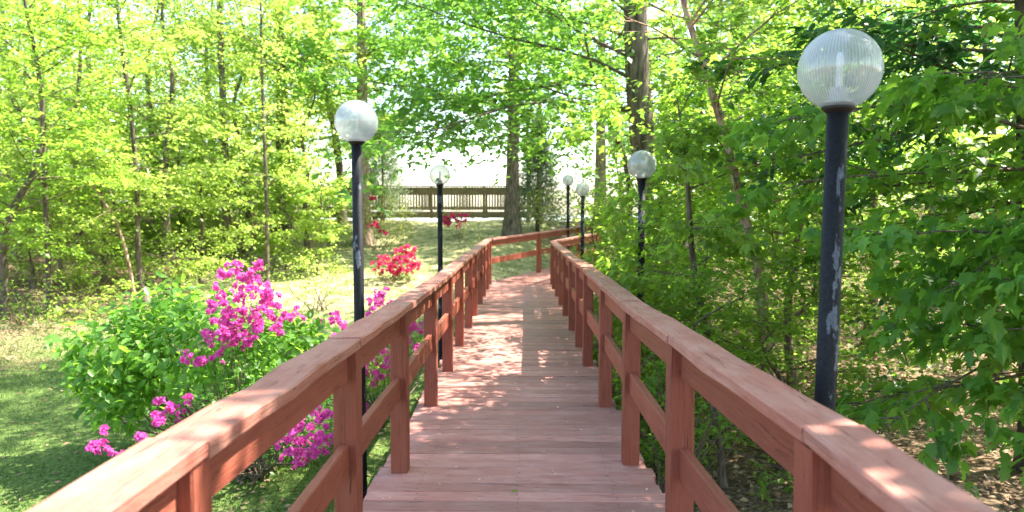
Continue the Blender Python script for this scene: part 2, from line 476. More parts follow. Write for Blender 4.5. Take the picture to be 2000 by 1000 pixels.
def leaves(name, P, D, N, L, W, tmpl, mat, parent, origin, kind="stuff"):
    tv, tf = tmpl
    D, S, U = frames(D, N)
    k = len(tv); n = len(P)
    V = (P[:, None, :] + tv[None, :, 0:1] * (L[:, None, None] * D[:, None, :]) + tv[None, :, 1:2] * (W[:, None, None] * S[:, None, :])
         + tv[None, :, 2:3] * (L[:, None, None] * U[:, None, :])) - np.array(origin)
    flat = np.concatenate([np.array(f) for f in tf])
    idx = (np.arange(n)[:, None] * k + flat[None, :]).ravel()
    sizes = np.tile(np.array([len(f) for f in tf]), n)
    me = fast_mesh(name, V.reshape(-1, 3), idx, sizes)
    o = link(name, me, parent, mat)
    if kind: o["kind"] = kind
    return o

def leaf_parts(P, D, N, L, W, tmpl, mat, parent, origin, name="leaf"):
    me = bpy.data.meshes.new(name); me.from_pydata([tuple(v) for v in tmpl[0]], [], tmpl[1]); me.materials.append(mat)
    D, S, U = frames(D, N)
    for i in range(len(P)):
        o = bpy.data.objects.new(name, me)
        col.objects.link(o); o.parent = parent
        m = Matrix.Identity(4)
        for r in range(3):
            m[r][0] = D[i][r] * L[i]; m[r][1] = S[i][r] * W[i]; m[r][2] = U[i][r] * L[i]; m[r][3] = P[i][r] - origin[r]
        o.matrix_basis = m

def in_view(P):
    Rm = np.array(CROT.transposed())
    q = (P - np.array(CAM)) @ Rm.T
    z = -q[:, 2]
    px = 1000 + F * q[:, 0] / np.maximum(z, .01); py = 500 - F * q[:, 1] / np.maximum(z, .01)
    return (z > .3) & (px > -20) & (px < 2020) & (py > -20) & (py < 1020), px, py, z

# sight lines that stay open between the leaves: lamps, the thick trunk, the gap towards the lake
CLEAR = [(1254, 316, 36, 36, 7.8, 1), (1250, 440, 12, 110, 7.8, .92), (1138, 370, 19, 19, 16.1, 1), (1139, 440, 8, 70, 16.1, .95), (1109.5, 352, 17, 17, 21.5, 1), (1109, 400, 7, 60, 21.5, .95),
         (1250, 235, 38, 130, 11.85, .94), (1110, 462, 60, 34, 22, .93), (1002, 360, 22, 110, 24.8, .8), (870, 328, 125, 42, 60, .5), (1105, 290, 52, 48, 60, .42), (1172, 285, 18, 70, 27.5, .9), (960, 470, 110, 80, 20, .95)]
def open_view(P, rg):
    v, px, py, z = in_view(P)
    ok = np.ones(len(P), bool)
    for (cx, cy_, rx, ry, Y, pr) in CLEAR:
        ok &= ~((((px - cx) / rx) ** 2 + ((py - cy_) / ry) ** 2 < 1) & (P[:, 1] < Y) & (z > .3) & (rg.random(len(P)) < pr))
    return ok
def wood_ok(pts):
    P = np.array([tuple(p) for p in pts])
    if ((P[:, 0] > -.95) & (P[:, 0] < .85) & (P[:, 2] < 2.3) & (P[:, 1] < 18)).any(): return False
    v, px, py, z = in_view(P)
    for (cx, cy_, rx, ry, Y, pr) in CLEAR:
        if pr >= .9 and ((((px - cx) / rx) ** 2 + ((py - cy_) / ry) ** 2 < 1) & (P[:, 1] < Y) & (z > .3)).any(): return False
    return True

# ------------------------------------------------------------------ ground
TURN = 17.75                     # where the walkway bends to the right
ANG = math.atan2(1.23, 2.3)
DIR2 = Vector((math.sin(ANG), math.cos(ANG), 0))
SIDE2 = Vector((math.cos(ANG), -math.sin(ANG), 0))

def deck_z(x, y):
    if y < TURN: return 0.0
    s = (x * DIR2.x + (y - TURN) * DIR2.y)
    return max(0, s) * .045

_gy = [-60, -5, 4, 8, 12, 15, 17, 18, 20, 22, 25, 28, 31, 33.5, 38, 60, 4000]
_gz = [-1., -.75, -.72, -.64, -.45, -.28, -.10, .04, .2, .45, .95, 1.25, 1.4, 1.3, .1, -3, -3]
def ground_np(X, Y):
    z = np.interp(Y, _gy, _gz)
    z = z + np.clip(-X - 7.5, 0, 14) * .11 * np.clip((45 - Y) / 20, 0, 1)
    z = z + np.clip(X - 3.5, 0, 30) * .05
    z = z + .05 * np.sin(X * 1.3 + Y * .7) + .04 * np.sin(Y * 1.7 - X * .6)
    # distance to the walkway, so that the ground passes under it
    d1 = np.where(Y < TURN, np.abs(X), 99.)
    s = X * DIR2.x + (Y - TURN) * DIR2.y
    q = np.abs(X * SIDE2.x + (Y - TURN) * SIDE2.y)
    d2 = np.where(s > -.5, q, 99.)
    d = np.minimum(d1, d2)
    dz = np.where(Y < TURN, 0, np.maximum(0, s) * .045)
    lim = dz - .2 + np.maximum(0, d - 1.05) * .35
    return np.minimum(z, lim)
def ground(x, y):
    return float(ground_np(np.array([float(x)]), np.array([float(y)]))[0])

def make_ground():
    xs = np.concatenate([[-3000, -600, -150, -70, -40], np.arange(-28, 28.1, .4), [40, 70, 150, 600, 3000]])
    ys = np.concatenate([[-300, -60, -20], np.arange(-6, 40.1, .4), [44, 50, 60, 90, 200, 800, 4000]])
    X, Y = np.meshgrid(xs, ys)
    Z = ground_np(X, Y)
    V = np.stack([X, Y, Z], -1).reshape(-1, 3)
    w = len(xs)
    a = (np.arange(len(ys) - 1)[:, None] * w + np.arange(w - 1)[None, :]).ravel()
    idx = np.stack([a, a + 1, a + 1 + w, a + w], -1).ravel()
    me = fast_mesh("ground", V, idx, np.full(len(a), 4))
    me.polygons.foreach_set("use_smooth", [True] * len(me.polygons))
    o = link("ground", me, None, M['ground'])
    props(o, "sloping woodland floor of lawn, dry grass and brown leaf litter", "ground", kind="structure")
    w_ = mesh("lake", [(-3000, 34.5, .55), (3000, 34.5, .55), (3000, 3900, .55), (-3000, 3900, .55)], [(0, 1, 2, 3)], M['water'])
    props(w_, "bright lake beyond the pier", "lake", kind="structure")
make_ground()

# ------------------------------------------------------------------ boardwalk
LY = [-1.35, .15, 1.70, 3.30, 4.71, 6.36, 7.80, 9.31, 10.85, 12.1, 13.7, 15.0, 16.45, 17.68]
LH = [1.11, 1.12, 1.125, 1.10, 1.078, 1.062, 1.055, 1.066, 1.075, 1.07, 1.08, 1.08, 1.085, 1.09]
RY = [-1.3, .2, 1.80, 3.32, 4.88, 6.36, 8.10, 9.24, 10.6, 12.15, 13.6, 15.05, 16.6, 17.6]
RH = [1.125, 1.13, 1.135, 1.115, 1.08, 1.08, 1.078, 1.068, 1.05, 1.05, 1.045, 1.04, 1.04, 1.04]
LX, RX = -.735, .665             # inner faces of the posts
POST = .108

bw = empty("boardwalk", (0, 0, 0), "long red painted wooden boardwalk with railings, bending right into the trees", "boardwalk")

def plank(c, half, wid, rot, dz=0.0):
    d = Vector((math.cos(rot), math.sin(rot), 0))
    p0, p1 = Vector(c) - d * half[0], Vector(c) + d * half[1]
    tilt = random.gauss(0, .0016)
    return board("plank", [p0 + Vector((0, 0, -.019 + dz - tilt)), (p0 + p1) / 2 + Vector((0, 0, -.019 + dz + random.gauss(0, .0012))), p1 + Vector((0, 0, -.019 + dz + tilt))],
                 wid, .038, M['deck_wood'], bw, .004, jit=.0008)

y = -2.0
while y < TURN - .05:
    wid = .137 + random.uniform(-.004, .004)
    plank((0, y + wid / 2, random.choice([0, 0, 0, .002, .004, -.002])), (.915 + random.gauss(0, .012), .825 + random.gauss(0, .016)), wid, random.gauss(0, .0012))
    y += wid + random.choice([.005, .006, .007, .009, .013])
# the bend: fan of planks, then the ramp
steps = 6
for k in range(steps):
    a = -ANG * (k + .5) / steps
    c = Vector((RX + .1, y, 0))
    d = Vector((math.cos(a), math.sin(a), 0)); nrm = Vector((-math.sin(a), math.cos(a), 0))
    cc = c - d * .87 + nrm * (.10 * (k + .6))
    board("plank", [cc - d * .95 + Vector((0, 0, -.022)), cc + d * .95 + Vector((0, 0, -.022))], .10 + .02 * k, .036, M['deck_wood'], bw)
s = .45
while s < 12.5:
    wid = .137 + random.uniform(-.004, .004)
    c = Vector((-.04, TURN, 0)) + DIR2 * s
    c.z = deck_z(c.x, c.y)
    plank(c, (.9, .9), wid, -ANG)
    s += wid + .006

nb = MB()
for o_ in list(bw.children):
    if not o_.name.startswith("plank"): continue
    for XX in (-.62, -.03, .55):
        c = o_.matrix_basis.translation
        if c.y > TURN - .1: continue
        for dy in (-.035, .035):
            q = Vector((XX + random.gauss(0, .008), c.y + dy + random.gauss(0, .006), .0012 + random.uniform(0, .001)))
            nb.add([q + Vector((.0055 * math.cos(k * 1.0472), .0055 * math.sin(k * 1.0472), .002)) for k in range(6)], [tuple(range(6))])
nb.build("nail_heads", plain("dark_nail", (.05, .035, .03), .6), bw)["kind"] = "stuff"

for sgn, XX in ((-1, -.62), (1, .55), (0, -.03)):
    board("joist", [(XX, -2.0, -.118), (XX, TURN + .1, -.118)], .05, .15, M['joist_wood'], bw)
for k in range(8):
    yy = -1.5 + k * 2.7
    for XX in (-.62, .55):
        board("support_pile", [(XX + .06, yy, -1.1), (XX + .06, yy, -.05)], .1, .1, M['joist_wood'], bw, up=Vector((0, 1, 0)))

def post(x, yy, top, bot=-.5):
    tx, ty = random.gauss(0, .004), random.gauss(0, .006)
    board("post", [(x, yy, bot), (x + tx * .5, yy + ty * .5, (top + bot) / 2), (x + tx, yy + ty, top)], POST, POST, M['rail_wood'], bw, .006, up=Vector((0, 1, 0)), jit=.001)

CAPW, CAPH = .152, .046
def railing(side, XI, YS, HS):
    xo = (lambda yy: side * float(np.interp(yy, [1.2, 3.3], [.042 if side > 0 else .012, 0])))
    for yy, hh in zip(YS, HS):
        post(XI + side * POST / 2 + xo(yy), yy, hh - CAPH - .001)
    # caps: boards that run over one or two bays, butted on the posts
    i = 0
    capx = XI + side * (CAPW / 2 - .012)
    plan = [2, 1, 1, 1, 2, 1, 2, 1, 2] if side < 0 else [2, 1, 1, 2, 1, 2, 1, 1, 2]
    for b in plan:
        j = min(i + b, len(YS) - 1)
        if j <= i: break
        pts = []
        drop = random.uniform(-.005, .004)
        for k in range(i, j):
            n = 5
            for q in range(n):
                t = q / n
                pts.append((capx + xo(YS[k] + (YS[k + 1] - YS[k]) * t) + random.gauss(0, .0022), YS[k] + (YS[k + 1] - YS[k]) * t, HS[k] + (HS[k + 1] - HS[k]) * t - CAPH / 2 + .010 * math.sin(math.pi * t) * random.uniform(-.9, .6) + drop))
        pts.append((capx + xo(YS[j]) + random.gauss(0, .002), YS[j], HS[j] - CAPH / 2 + drop))
        pts[0] = (pts[0][0], pts[0][1] + .003, pts[0][2]); pts[-1] = (pts[-1][0], pts[-1][1] - .003, pts[-1][2])
        board("cap_rail", pts, CAPW + random.uniform(-.004, .004), CAPH, M['cap_wood'], bw, .006, jit=.0022)
        i = j
    # upper and middle rails: boards cut between the posts
    xr = XI + side * .058
    for k in range(len(YS) - 1):
        a, b = YS[k] + POST / 2 + .004, YS[k + 1] - POST / 2 - .004
        m_ = (a + b) / 2
        za, zb = HS[k] - CAPH - .072, HS[k + 1] - CAPH - .072
        board("upper_rail", [(xr + xo(a), a, za), (xr + xo(m_), m_, (za + zb) / 2), (xr + xo(b), b, zb)], .042, .138, M['rail_wood'], bw, .004, jit=.001)
        za, zb = .555 + random.gauss(0, .006), .555 + random.gauss(0, .006)
        board("middle_rail", [(xr + xo(a), a, za), (xr + xo(m_), m_, (za + zb) / 2), (xr + xo(b), b, zb)], .042, .142, M['rail_wood'], bw, .004, jit=.001)
railing(-1, LX, LY, LH)
railing(1, RX, RY, RH)

def railing2(start, hs, n=5, sp=2.62):
    """Rails of the ramp beyond the bend."""
    start = Vector(start)
    P = [start + DIR2 * (sp * k) for k in range(n + 1)]
    for p in P: p.z = deck_z(p.x, p.y)
    for k, p in enumerate(P):
        if k: board("post", [(p.x, p.y, p.z - .5), (p.x, p.y, p.z + hs - CAPH - .001)], POST, POST, M['rail_wood'], bw, .006, up=Vector(DIR2))
    for k in range(n):
        a, b = P[k], P[k + 1]
        e0, e1 = a + DIR2 * (.06 if k else .05), b - DIR2 * .06
        for nm, dz, w, h, mt in (("cap_rail", hs - CAPH / 2, CAPW, CAPH, 'cap_wood'), ("upper_rail", hs - CAPH - .072, .042, .138, 'rail_wood'), ("middle_rail", .555, .042, .142, 'rail_wood')):
            q0, q1 = (a + DIR2 * .004, b - DIR2 * .004) if nm == "cap_rail" else (e0, e1)
            if nm == "cap_rail" and k == 0: q0 = a + DIR2 * .06
            m_ = (q0 + q1) / 2
            board(nm, [q0 + Vector((0, 0, dz)), m_ + Vector((0, 0, dz - .004)), q1 + Vector((0, 0, dz))], w, h, M[mt], bw, .005, jit=.0015)
railing2((LX - .05, LY[-1] + .02, 0), 1.09)
railing2((RX + .09, RY[-1] + .05, 0), 1.045)

# ------------------------------------------------------------------ globe lamps
GR = .1525
def globe_mesh():
    n, m = 168, 30
    V, Fc = [], []
    z0 = math.asin(.945)
    for i in range(m + 1):
        ph = -z0 + (math.pi / 2 + z0 - .02) * i / m
        for j in range(n):
            a = 2 * math.pi * j / n
            rib = 1 - (.009 if j % 2 else 0) * (1 if 4 < i < m - 4 else 0)
            V.append((GR * rib * math.cos(ph) * math.cos(a), GR * rib * math.cos(ph) * math.sin(a), GR * math.sin(ph)))
    for i in range(m):
        for j in range(n):
            a, b = i * n + j, i * n + (j + 1) % n
            Fc.append((a, b, b + n, a + n))
    Fc.append(tuple(m * n + j for j in range(n)))
    me = bpy.data.meshes.new("globe"); me.from_pydata(V, [], Fc)
    me.polygons.foreach_set("use_smooth", [True] * len(me.polygons)); me.update()
    return me
GM = globe_mesh()

def lamp(px, py, Y, label, gmat, lean=(0, 0), scale=1.0, pr=.0375):
    c = at(px, py, Y)
    g = ground(c.x, c.y) - .05
    top = c.z - g                                     # height of the globe's centre
    e = empty("globe_lamp_post", (c.x - lean[0] * top, c.y - lean[1] * top, g), label, "lamp post", "globe lamps along the boardwalk")
    ax = Vector((lean[0], lean[1], 1)).normalized()
    Mr = Vector((0, 0, 1)).rotation_difference(ax).to_matrix().to_4x4()
    gz = GR * scale
    hz = top - gz * .93
    p = MB(); p.lathe([(pr, 0), (pr, hz * .5), (pr, hz - .004), (0.001, hz - .004)], 24)
    po = p.build("pole", M['pole'], e); po.matrix_basis = Mr
    c_ = MB(); c_.lathe([(pr + .001, hz - .022), (pr + .012, hz - .012), (pr + .022, hz - .004), (GR * scale * .38, hz + .002), (GR * scale * .38, hz + .012), (.001, hz + .012)], 28)
    co = c_.build("collar", M['collar'], e); co.matrix_basis = Mr
    me = GM.copy(); me.materials.append(M[gmat])
    go = link("globe", me, e); go.matrix_basis = Mr @ Matrix.Translation((0, 0, top)) @ Matrix.Diagonal((scale, scale, scale, 1))
    s_ = MB(); s_.lathe([(.05 * scale, hz + .014), (.05 * scale, hz + .026), (.033, hz + .03), (.033, hz + .06), (.026, hz + .07), (.001, hz + .07)], 20)
    so = s_.build("socket", M['socket'], e); so.matrix_basis = Mr
    b_ = MB(); b_.lathe([(.011, hz + .072), (.012, hz + .1), (.012, hz + .18), (.009, hz + .192), (.001, hz + .196)], 16)
    bo = b_.build("bulb", M['bulb'], so)
    f_ = MB(); f_.lathe([(.11, .0), (.11, .06), (.045, .075), (pr + .002, .09)], 20)
    f_.build("base_flange", M['pole'], po)
    return e
lamp(1640, 136, 2.72, "nearest globe lamp, black pole with peeling grey patches right beside the railing", 'globe', lean=(.020, .0), scale=.94)
lamp(696, 238, 5.3, "milky globe lamp on black pole standing among the magenta azaleas", 'globe_milky', lean=(-.004, 0))
lamp(859, 342, 10.9, "clear globe lamp on slim black pole in front of the distant pier", 'globe_clear')
lamp(1254, 322, 7.9, "milky globe lamp half wrapped by bright maple leaves before the thick trunk", 'globe_milky')
lamp(1138, 370, 16.2, "lower of the two far globe lamps, rising behind the cap rail", 'globe_milky', pr=.042)
lamp(1109.5, 352, 21.6, "farthest globe lamp, behind the rail of the ramp by the cedar", 'globe_milky', scale=1.12, pr=.045)

# ------------------------------------------------------------------ pier by the lake
def pier():
    Y0 = 32.0
    e = empty("pier", (-4, Y0, 0), "weathered grey wooden pier with baluster railings at the lake edge", "pier")
    O = Vector(e.location)
    x0, x1 = -13.0, .6
    dz, top = 1.80, 2.90
    W = M['pier_wood']
    def b(name, p, q, w, h, up=Vector((0, 0, 1))):
        board(name, [Vector(p) - O, Vector(q) - O], w, h, W, e, .004, up)
    x = x0
    while x < x1:
        b("deck_board", (x + .07, Y0 - .15, dz - .02), (x + .07, Y0 + 2.35, dz - .02), .136, .04)
        x += .15
    for yy in (Y0 - .12, Y0 + 2.3):
        b("fascia_board", (x0, yy - .06, dz - .16), (x1, yy - .06, dz - .16), .05, .22)
        b("top_rail", (x0, yy, top - .02), (x1, yy, top - .02), .17, .045)
        b("upper_rail", (x0, yy - .03, top - .20), (x1, yy - .03, top - .20), .045, .26)
        b("lower_rail", (x0, yy - .03, dz + .16), (x1, yy - .03, dz + .16), .045, .10)
        k = 0; x = x0 + .1
        while x < x1:
            if k % 18 == 0: b("post", (x, yy + .045, dz - .3), (x, yy + .045, top - .045), .11, .11, Vector((0, 1, 0)))
            else: b("baluster", (x, yy + .014, dz + .06), (x, yy + .014, top - .05), .05, .042, Vector((0, 1, 0)))
            k += 1; x += .125
    for k in range(5):
        x = x0 + .6 + k * 3.0
        for yy in (Y0 + .2, Y0 + 2.0):
            b("pile", (x, yy, -1.0), (x, yy, dz - .06), .2, .2, Vector((0, 1, 0)))
pier()

# ------------------------------------------------------------------ trees
def pt_on(path, rad, t):
    n = len(path) - 1
    f = min(max(t, 0), .9999) * n
    i = int(f); u = f - i
    return path[i].lerp(path[i + 1], u), rad[i] + (rad[i + 1] - rad[i]) * u

def tree(name, label, trunk, rad, limbs, leaf, bark='bark', tmpl=T_KITE, cat="tree", group=None, seed=0, parts=0, smooth=True, keep=None):
    """trunk: world points from the ground up; limbs: list of dicts; leaf: dict(len, asp, mat, droop)."""
    rnd = random.Random(seed); rg = np.random.default_rng(seed)
    trunk = [Vector(p) for p in trunk]
    base = trunk[0].copy()
    base.z = ground(base.x, base.y)
    e = empty(name, base, label, cat, group)
    # smooth the trunk line
    P, Rr = [], []
    n = len(trunk)
    for i in range(n - 1):
        for q in range(4):
            t = q / 4
            a, b_, c, d = trunk[max(i - 1, 0)], trunk[i], trunk[i + 1], trunk[min(i + 2, n - 1)]
            P.append(.5 * ((2 * b_) + (c - a) * t + (2 * a - 5 * b_ + 4 * c - d) * t * t + (3 * b_ - a - 3 * c + d) * t ** 3))
            Rr.append(rad[i] + (rad[i + 1] - rad[i]) * t)
    P.append(trunk[-1]); Rr.append(rad[-1])
    tb = MB()
    big = max(rad)
    fl = [r * (1 + .55 * math.exp(-max(0, (p.z - base.z)) / (big * 2.2 + .02))) for p, r in zip(P, Rr)]
    pl = [p - base for p in P]
    pl.insert(0, pl[0] - Vector((0, 0, .25))); fl.insert(0, fl[0] * 1.1)
    tb.tube(pl, fl, 12 if big > .1 else 7, True, .08 if big > .1 else .0)
    tk = tb.build("trunk", M[bark], e)
    br = MB()
    TP, TD, TL, TN, TDr = [], [], [], [], []
    for lb in limbs:
        az0 = rnd.random() * 360
        for k in range(lb['n']):
            u = (k + rnd.random()) / lb['n']
            t = lb['t'][0] + (lb['t'][1] - lb['t'][0]) * u
            p, r = pt_on(P, Rr, t)
            if lb.get('az') is not None: az = R(lb['az'][0] + rnd.uniform(-1, 1) * lb['az'][1])
            else: az = R(az0 + k * 137.5 + rnd.uniform(-25, 25))
            L = (lb['l'][0] + (lb['l'][1] - lb['l'][0]) * u) * rnd.uniform(.75, 1.2)
            el = R(lb['el'][0] + (lb['el'][1] - lb['el'][0]) * u + rnd.uniform(-16, 20))
            h = Vector((math.sin(az), math.cos(az), 0))            # az from walking direction to the right
            sd_ = Vector((h.y, -h.x, 0)); bend = rnd.uniform(-.4, .4)
            dr = lb.get('droop', .12)
            def pos(s): return p + (h * math.cos(el) + Vector((0, 0, math.sin(el)))) * (L * s) + sd_ * (bend * L * s * s) - Vector((0, 0, dr * L * s * s)) + Vector((0, 0, .02 * L * math.sin(7 * s + k)))
            lr = min(r * .5, .006 + L * .0052)
            pts = [pos(q / 6) for q in range(7)]
            if wood_ok(pts): br.tube([q - base for q in pts], [lr * (1 - .8 * q / 6) for q in range(7)], 5, False)
            ns = lb.get('sub', 6)
            s0 = lb.get('bare', .2)
            for q in range(ns):
                s_ = s0 + (1 - s0) * (q + rnd.random()) / ns
                a0 = pos(s_); dd = (pos(min(1, s_ + .05)) - pos(s_ - .05)).normalized()
                sl = L * lb.get('sl', .38) * (1.15 - .6 * s_) * rnd.uniform(.6, 1.2)
                sdv = (dd.cross(Vector((0, 0, 1)))).normalized() * (1 if q % 2 else -1)
                d2 = (dd * rnd.uniform(.4, 1.) + sdv * rnd.uniform(.4, 1.1) + Vector((0, 0, rnd.uniform(-.25, .3)))).normalized()
                a1 = a0 + d2 * sl * .5; a2 = a0 + d2 * sl - Vector((0, 0, dr * sl * .6))
                if wood_ok([a0, a1, a2]): br.tube([a0 - base, a1 - base, a2 - base], [lr * .35 + .002, lr * .22 + .0015, .0015], 3, False)
                nt = lb.get('tw', 6)
                for w in range(nt):
                    f = .1 + .9 * (w + rnd.random()) / nt
                    b0 = a0.lerp(a1, f * 2) if f < .5 else a1.lerp(a2, f * 2 - 1)
                    ang = rnd.uniform(-1.3, 1.3)
                    cs, sn = math.cos(ang), math.sin(ang)
                    d3 = Vector((d2.x * cs - d2.y * sn, d2.x * sn + d2.y * cs, d2.z + rnd.gauss(0, .28))).normalized()
                    for x_ in range(lb.get('fill', 0)):
                        TP.append(b0 + Vector((rnd.gauss(0, 1), rnd.gauss(0, 1), rnd.gauss(0, .8))) * (.09 * L + .08)); TD.append(Vector((rnd.gauss(0, 1), rnd.gauss(0, 1), rnd.gauss(0, .35))).normalized())
                        TL.append(lb.get('twl', .3) * rnd.uniform(.6, 1.25)); TN.append(lb.get('lv', 9)); TDr.append(dr)
                    TP.append(b0); TD.append(d3); TL.append(lb.get('twl', .3) * rnd.uniform(.6, 1.25)); TN.append(lb.get('lv', 9)); TDr.append(dr)
    br.build("branches", M['twig'] if bark != 'bark_birch' else M[bark], tk)["kind"] = "stuff"
    # leaves, alternately along every twig
    TP = np.array([tuple(v) for v in TP]); TD = np.array([tuple(v) for v in TD]); TL = np.array(TL); TN = np.array(TN)
    idx = np.repeat(np.arange(len(TP)), TN)
    seq = np.concatenate([np.arange(k_) for k_ in TN])
    f = (seq + rg.random(len(seq))) / TN[idx]
    D0 = TD[idx]
    S0 = unit(np.cross(D0, np.array([0, 0, 1.])))
    side = np.where(seq % 2 == 0, 1., -1.)[:, None]
    Pp = TP[idx] + D0 * (TL[idx] * f)[:, None] + rg.normal(0, .02, (len(idx), 3)) - np.array([0, 0, 1.]) * (.18 * TL[idx] * f * f)[:, None]
    DD = unit(D0 * .6 + S0 * side * .75 + rg.normal(0, .28, (len(idx), 3)) - np.array([0, 0, 1.]) * leaf.get('droop', .25))
    NN = unit(np.array([0, 0, 1.]) + rg.normal(0, leaf.get('tumble', .42), (len(idx), 3)))
    L = leaf['len'] * rg.uniform(.6, 1.2, len(idx)); W = L * leaf.get('asp', .55) * rg.uniform(.85, 1.15, len(idx))
    ok = Pp[:, 2] > ground_np(Pp[:, 0], Pp[:, 1]) + .02
    # nothing grows inside the walkway
    ok &= ~((Pp[:, 0] > -.95) & (Pp[:, 0] < .85) & (Pp[:, 2] < 2.3) & (Pp[:, 1] < TURN))
    ok &= open_view(Pp, rg)
    if keep is not None: ok &= keep(Pp)
    Pp, DD, NN, L, W = Pp[ok], DD[ok], NN[ok], L[ok], W[ok]
    if parts:
        v, px, py, z = in_view(Pp)
        order = np.argsort(np.where(v, z / L, 1e9))[:parts]
        order = order[v[order]]
        leaf_parts(Pp[order], DD[order], NN[order], L[order], W[order], tmpl, M[leaf['mat']], e, tuple(base))
        rest = np.ones(len(Pp), bool); rest[order] = False
        Pp, DD, NN, L, W = Pp[rest], DD[rest], NN[rest], L[rest], W[rest]
    leaves("crown", Pp, DD, NN, L, W, tmpl, M[leaf['mat']], e, tuple(base))
    return e, len(Pp)

def up(px, py, Y, dz=0):   # shorthand: pixel to world
    return at(px, py, Y) + Vector((0, 0, dz))

def on_ground(px, Y):
    p = at(px, 420, Y); p.z = ground(p.x, p.y); return p

COUNT = 0
def T(*a, **k):
    global COUNT
    e, n = tree(*a, **k); COUNT += n
    return e

def straight(px, Y, h, lean=(0, 0), curve=0.0, n=6):
    g = on_ground(px, Y)
    return [g + Vector((lean[0] * h * i / n + curve * math.sin(i * 1.3), lean[1] * h * i / n, h * i / n)) for i in range(n + 1)]

def taper(r, n=6, tip=.15):
    return [r * (1 - (1 - tip) * i / n) for i in range(n + 1)]

# --- right of the walkway
J = [at(1292, 560, 12.0), at(1275, 400, 12.0), at(1257, 290, 12.0), at(1247, 180, 12.0), at(1240, 0, 12.0)]
J[0].z = ground(J[0].x, J[0].y)
J += [J[-1] + Vector((-.15, 0, 3)), J[-1] + Vector((-.1, .3, 7)), J[-1] + Vector((.2, .2, 10))]
T("beech_tree", "thick grey trunked tree rising right behind the milky lamp, boughs reaching over the path", J, [.24, .215, .20, .195, .185, .15, .09, .02],
  [dict(n=16, fill=1, t=(.30, .62), l=(3.6, 4.4), el=(8, 22), az=(-95, 75), sub=9, sl=.42, tw=7, twl=.42, lv=10, droop=.16),
   dict(n=10, t=(.25, .60), l=(2.0, 3.2), el=(0, 15), az=(80, 90), sub=6, tw=6, twl=.35, lv=9, droop=.15),
   dict(n=18, t=(.62, .98), l=(4.2, 1.6), el=(20, 50), sub=8, tw=6, twl=.45, lv=10)],
  dict(len=.115, asp=.6, mat='leaf_mid'), seed=11)

N_ = [at(1505, 700, 7.2), at(1487, 560, 7.3), at(1455, 430, 7.4), at(1436, 350, 7.5), at(1412, 250, 7.6), at(1375, 130, 7.7), at(1335, 0, 7.8)]
N_[0].z = ground(N_[0].x, N_[0].y); 
N_ += [N_[-1] + Vector((-.3, .1, 1.5)), N_[-1] + Vector((-.4, .2, 3.5))]
T("river_birch", "slim leaning tree with peeling pinkish bark in the thicket right of the path", N_, [.06, .055, .05, .046, .043, .038, .032, .022, .008],
  [dict(n=14, t=(.18, .75), l=(1.3, 1.9), el=(5, 30), sub=6, tw=6, twl=.28, lv=9, sl=.45),
   dict(n=8, t=(.7, .98), l=(1.8, 1.0), el=(20, 50), sub=6, tw=6, twl=.3, lv=9)],
  dict(len=.08, asp=.6, mat='leaf_spring'), bark='bark_birch', seed=12)

Q = straight(1420, 22, 13, (.03, 0))
T("oak_tree", "hazy broad trunk deep in the wood above the dark glossy leaves", Q, taper(.34),
  [dict(n=14, t=(.18, .75), l=(4.0, 2.5), el=(5, 45), sub=8, tw=6, twl=.6, lv=10)], dict(len=.15, asp=.6, mat='leaf_spring'), seed=13)

# dark glossy-leaved tree whose boughs hang round the nearest lamp
O_ = [Vector((4.6, 6.6, 0)), Vector((4.5, 6.6, 1.2)), Vector((4.35, 6.5, 2.6)), Vector((4.2, 6.4, 4.2)), Vector((4.2, 6.3, 6.0)), Vector((4.3, 6.2, 7.6))]
O_[0].z = ground(4.6, 6.6)
T("holly_tree", "dark glossy leaved tree hanging behind the nearest lamp globe", O_, [.12, .11, .095, .08, .05, .015],
  [dict(n=16, t=(.36, .72), l=(2.2, 2.6), el=(6, 16), az=(-85, 70), sub=7, sl=.4, tw=6, twl=.34, lv=9, droop=.14, bare=.12),
   dict(n=14, t=(.30, .80), l=(1.8, 2.0), el=(0, 20), sub=6, tw=6, twl=.3, lv=8, droop=.12),
   dict(n=8, t=(.8, .98), l=(2.0, 1.0), el=(25, 50), sub=6, tw=6, twl=.35, lv=9)],
  dict(len=.12, asp=.52, mat='leaf_dark', droop=.35), tmpl=T_LEAF, bark='bark_dark', seed=14, parts=280)

# soft lobed leaves drooping at the right edge
P_ = [Vector((4.75, 5.3, 0)), Vector((4.6, 5.25, 1.0)), Vector((4.45, 5.2, 2.0)), Vector((4.4, 5.2, 3.2)), Vector((4.4, 5.1, 4.6))]
P_[0].z = ground(4.75, 5.3)
T("drooping_maple", "maple with soft lobed leaves drooping low at the right edge of the path", P_, [.09, .08, .07, .05, .012],
  [dict(n=22, t=(.16, .62), l=(2.0, 2.6), el=(16, 12), az=(-100, 70), sub=8, sl=.40, tw=6, twl=.28, lv=8, droop=.30, bare=.15),
   dict(n=8, t=(.55, .95), l=(2.2, 1.2), el=(25, 45), sub=6, tw=5, twl=.3, lv=8, droop=.2)],
  dict(len=.12, asp=.64, mat='leaf_fresh', droop=.75), tmpl=T_LOBED, seed=15, parts=300)

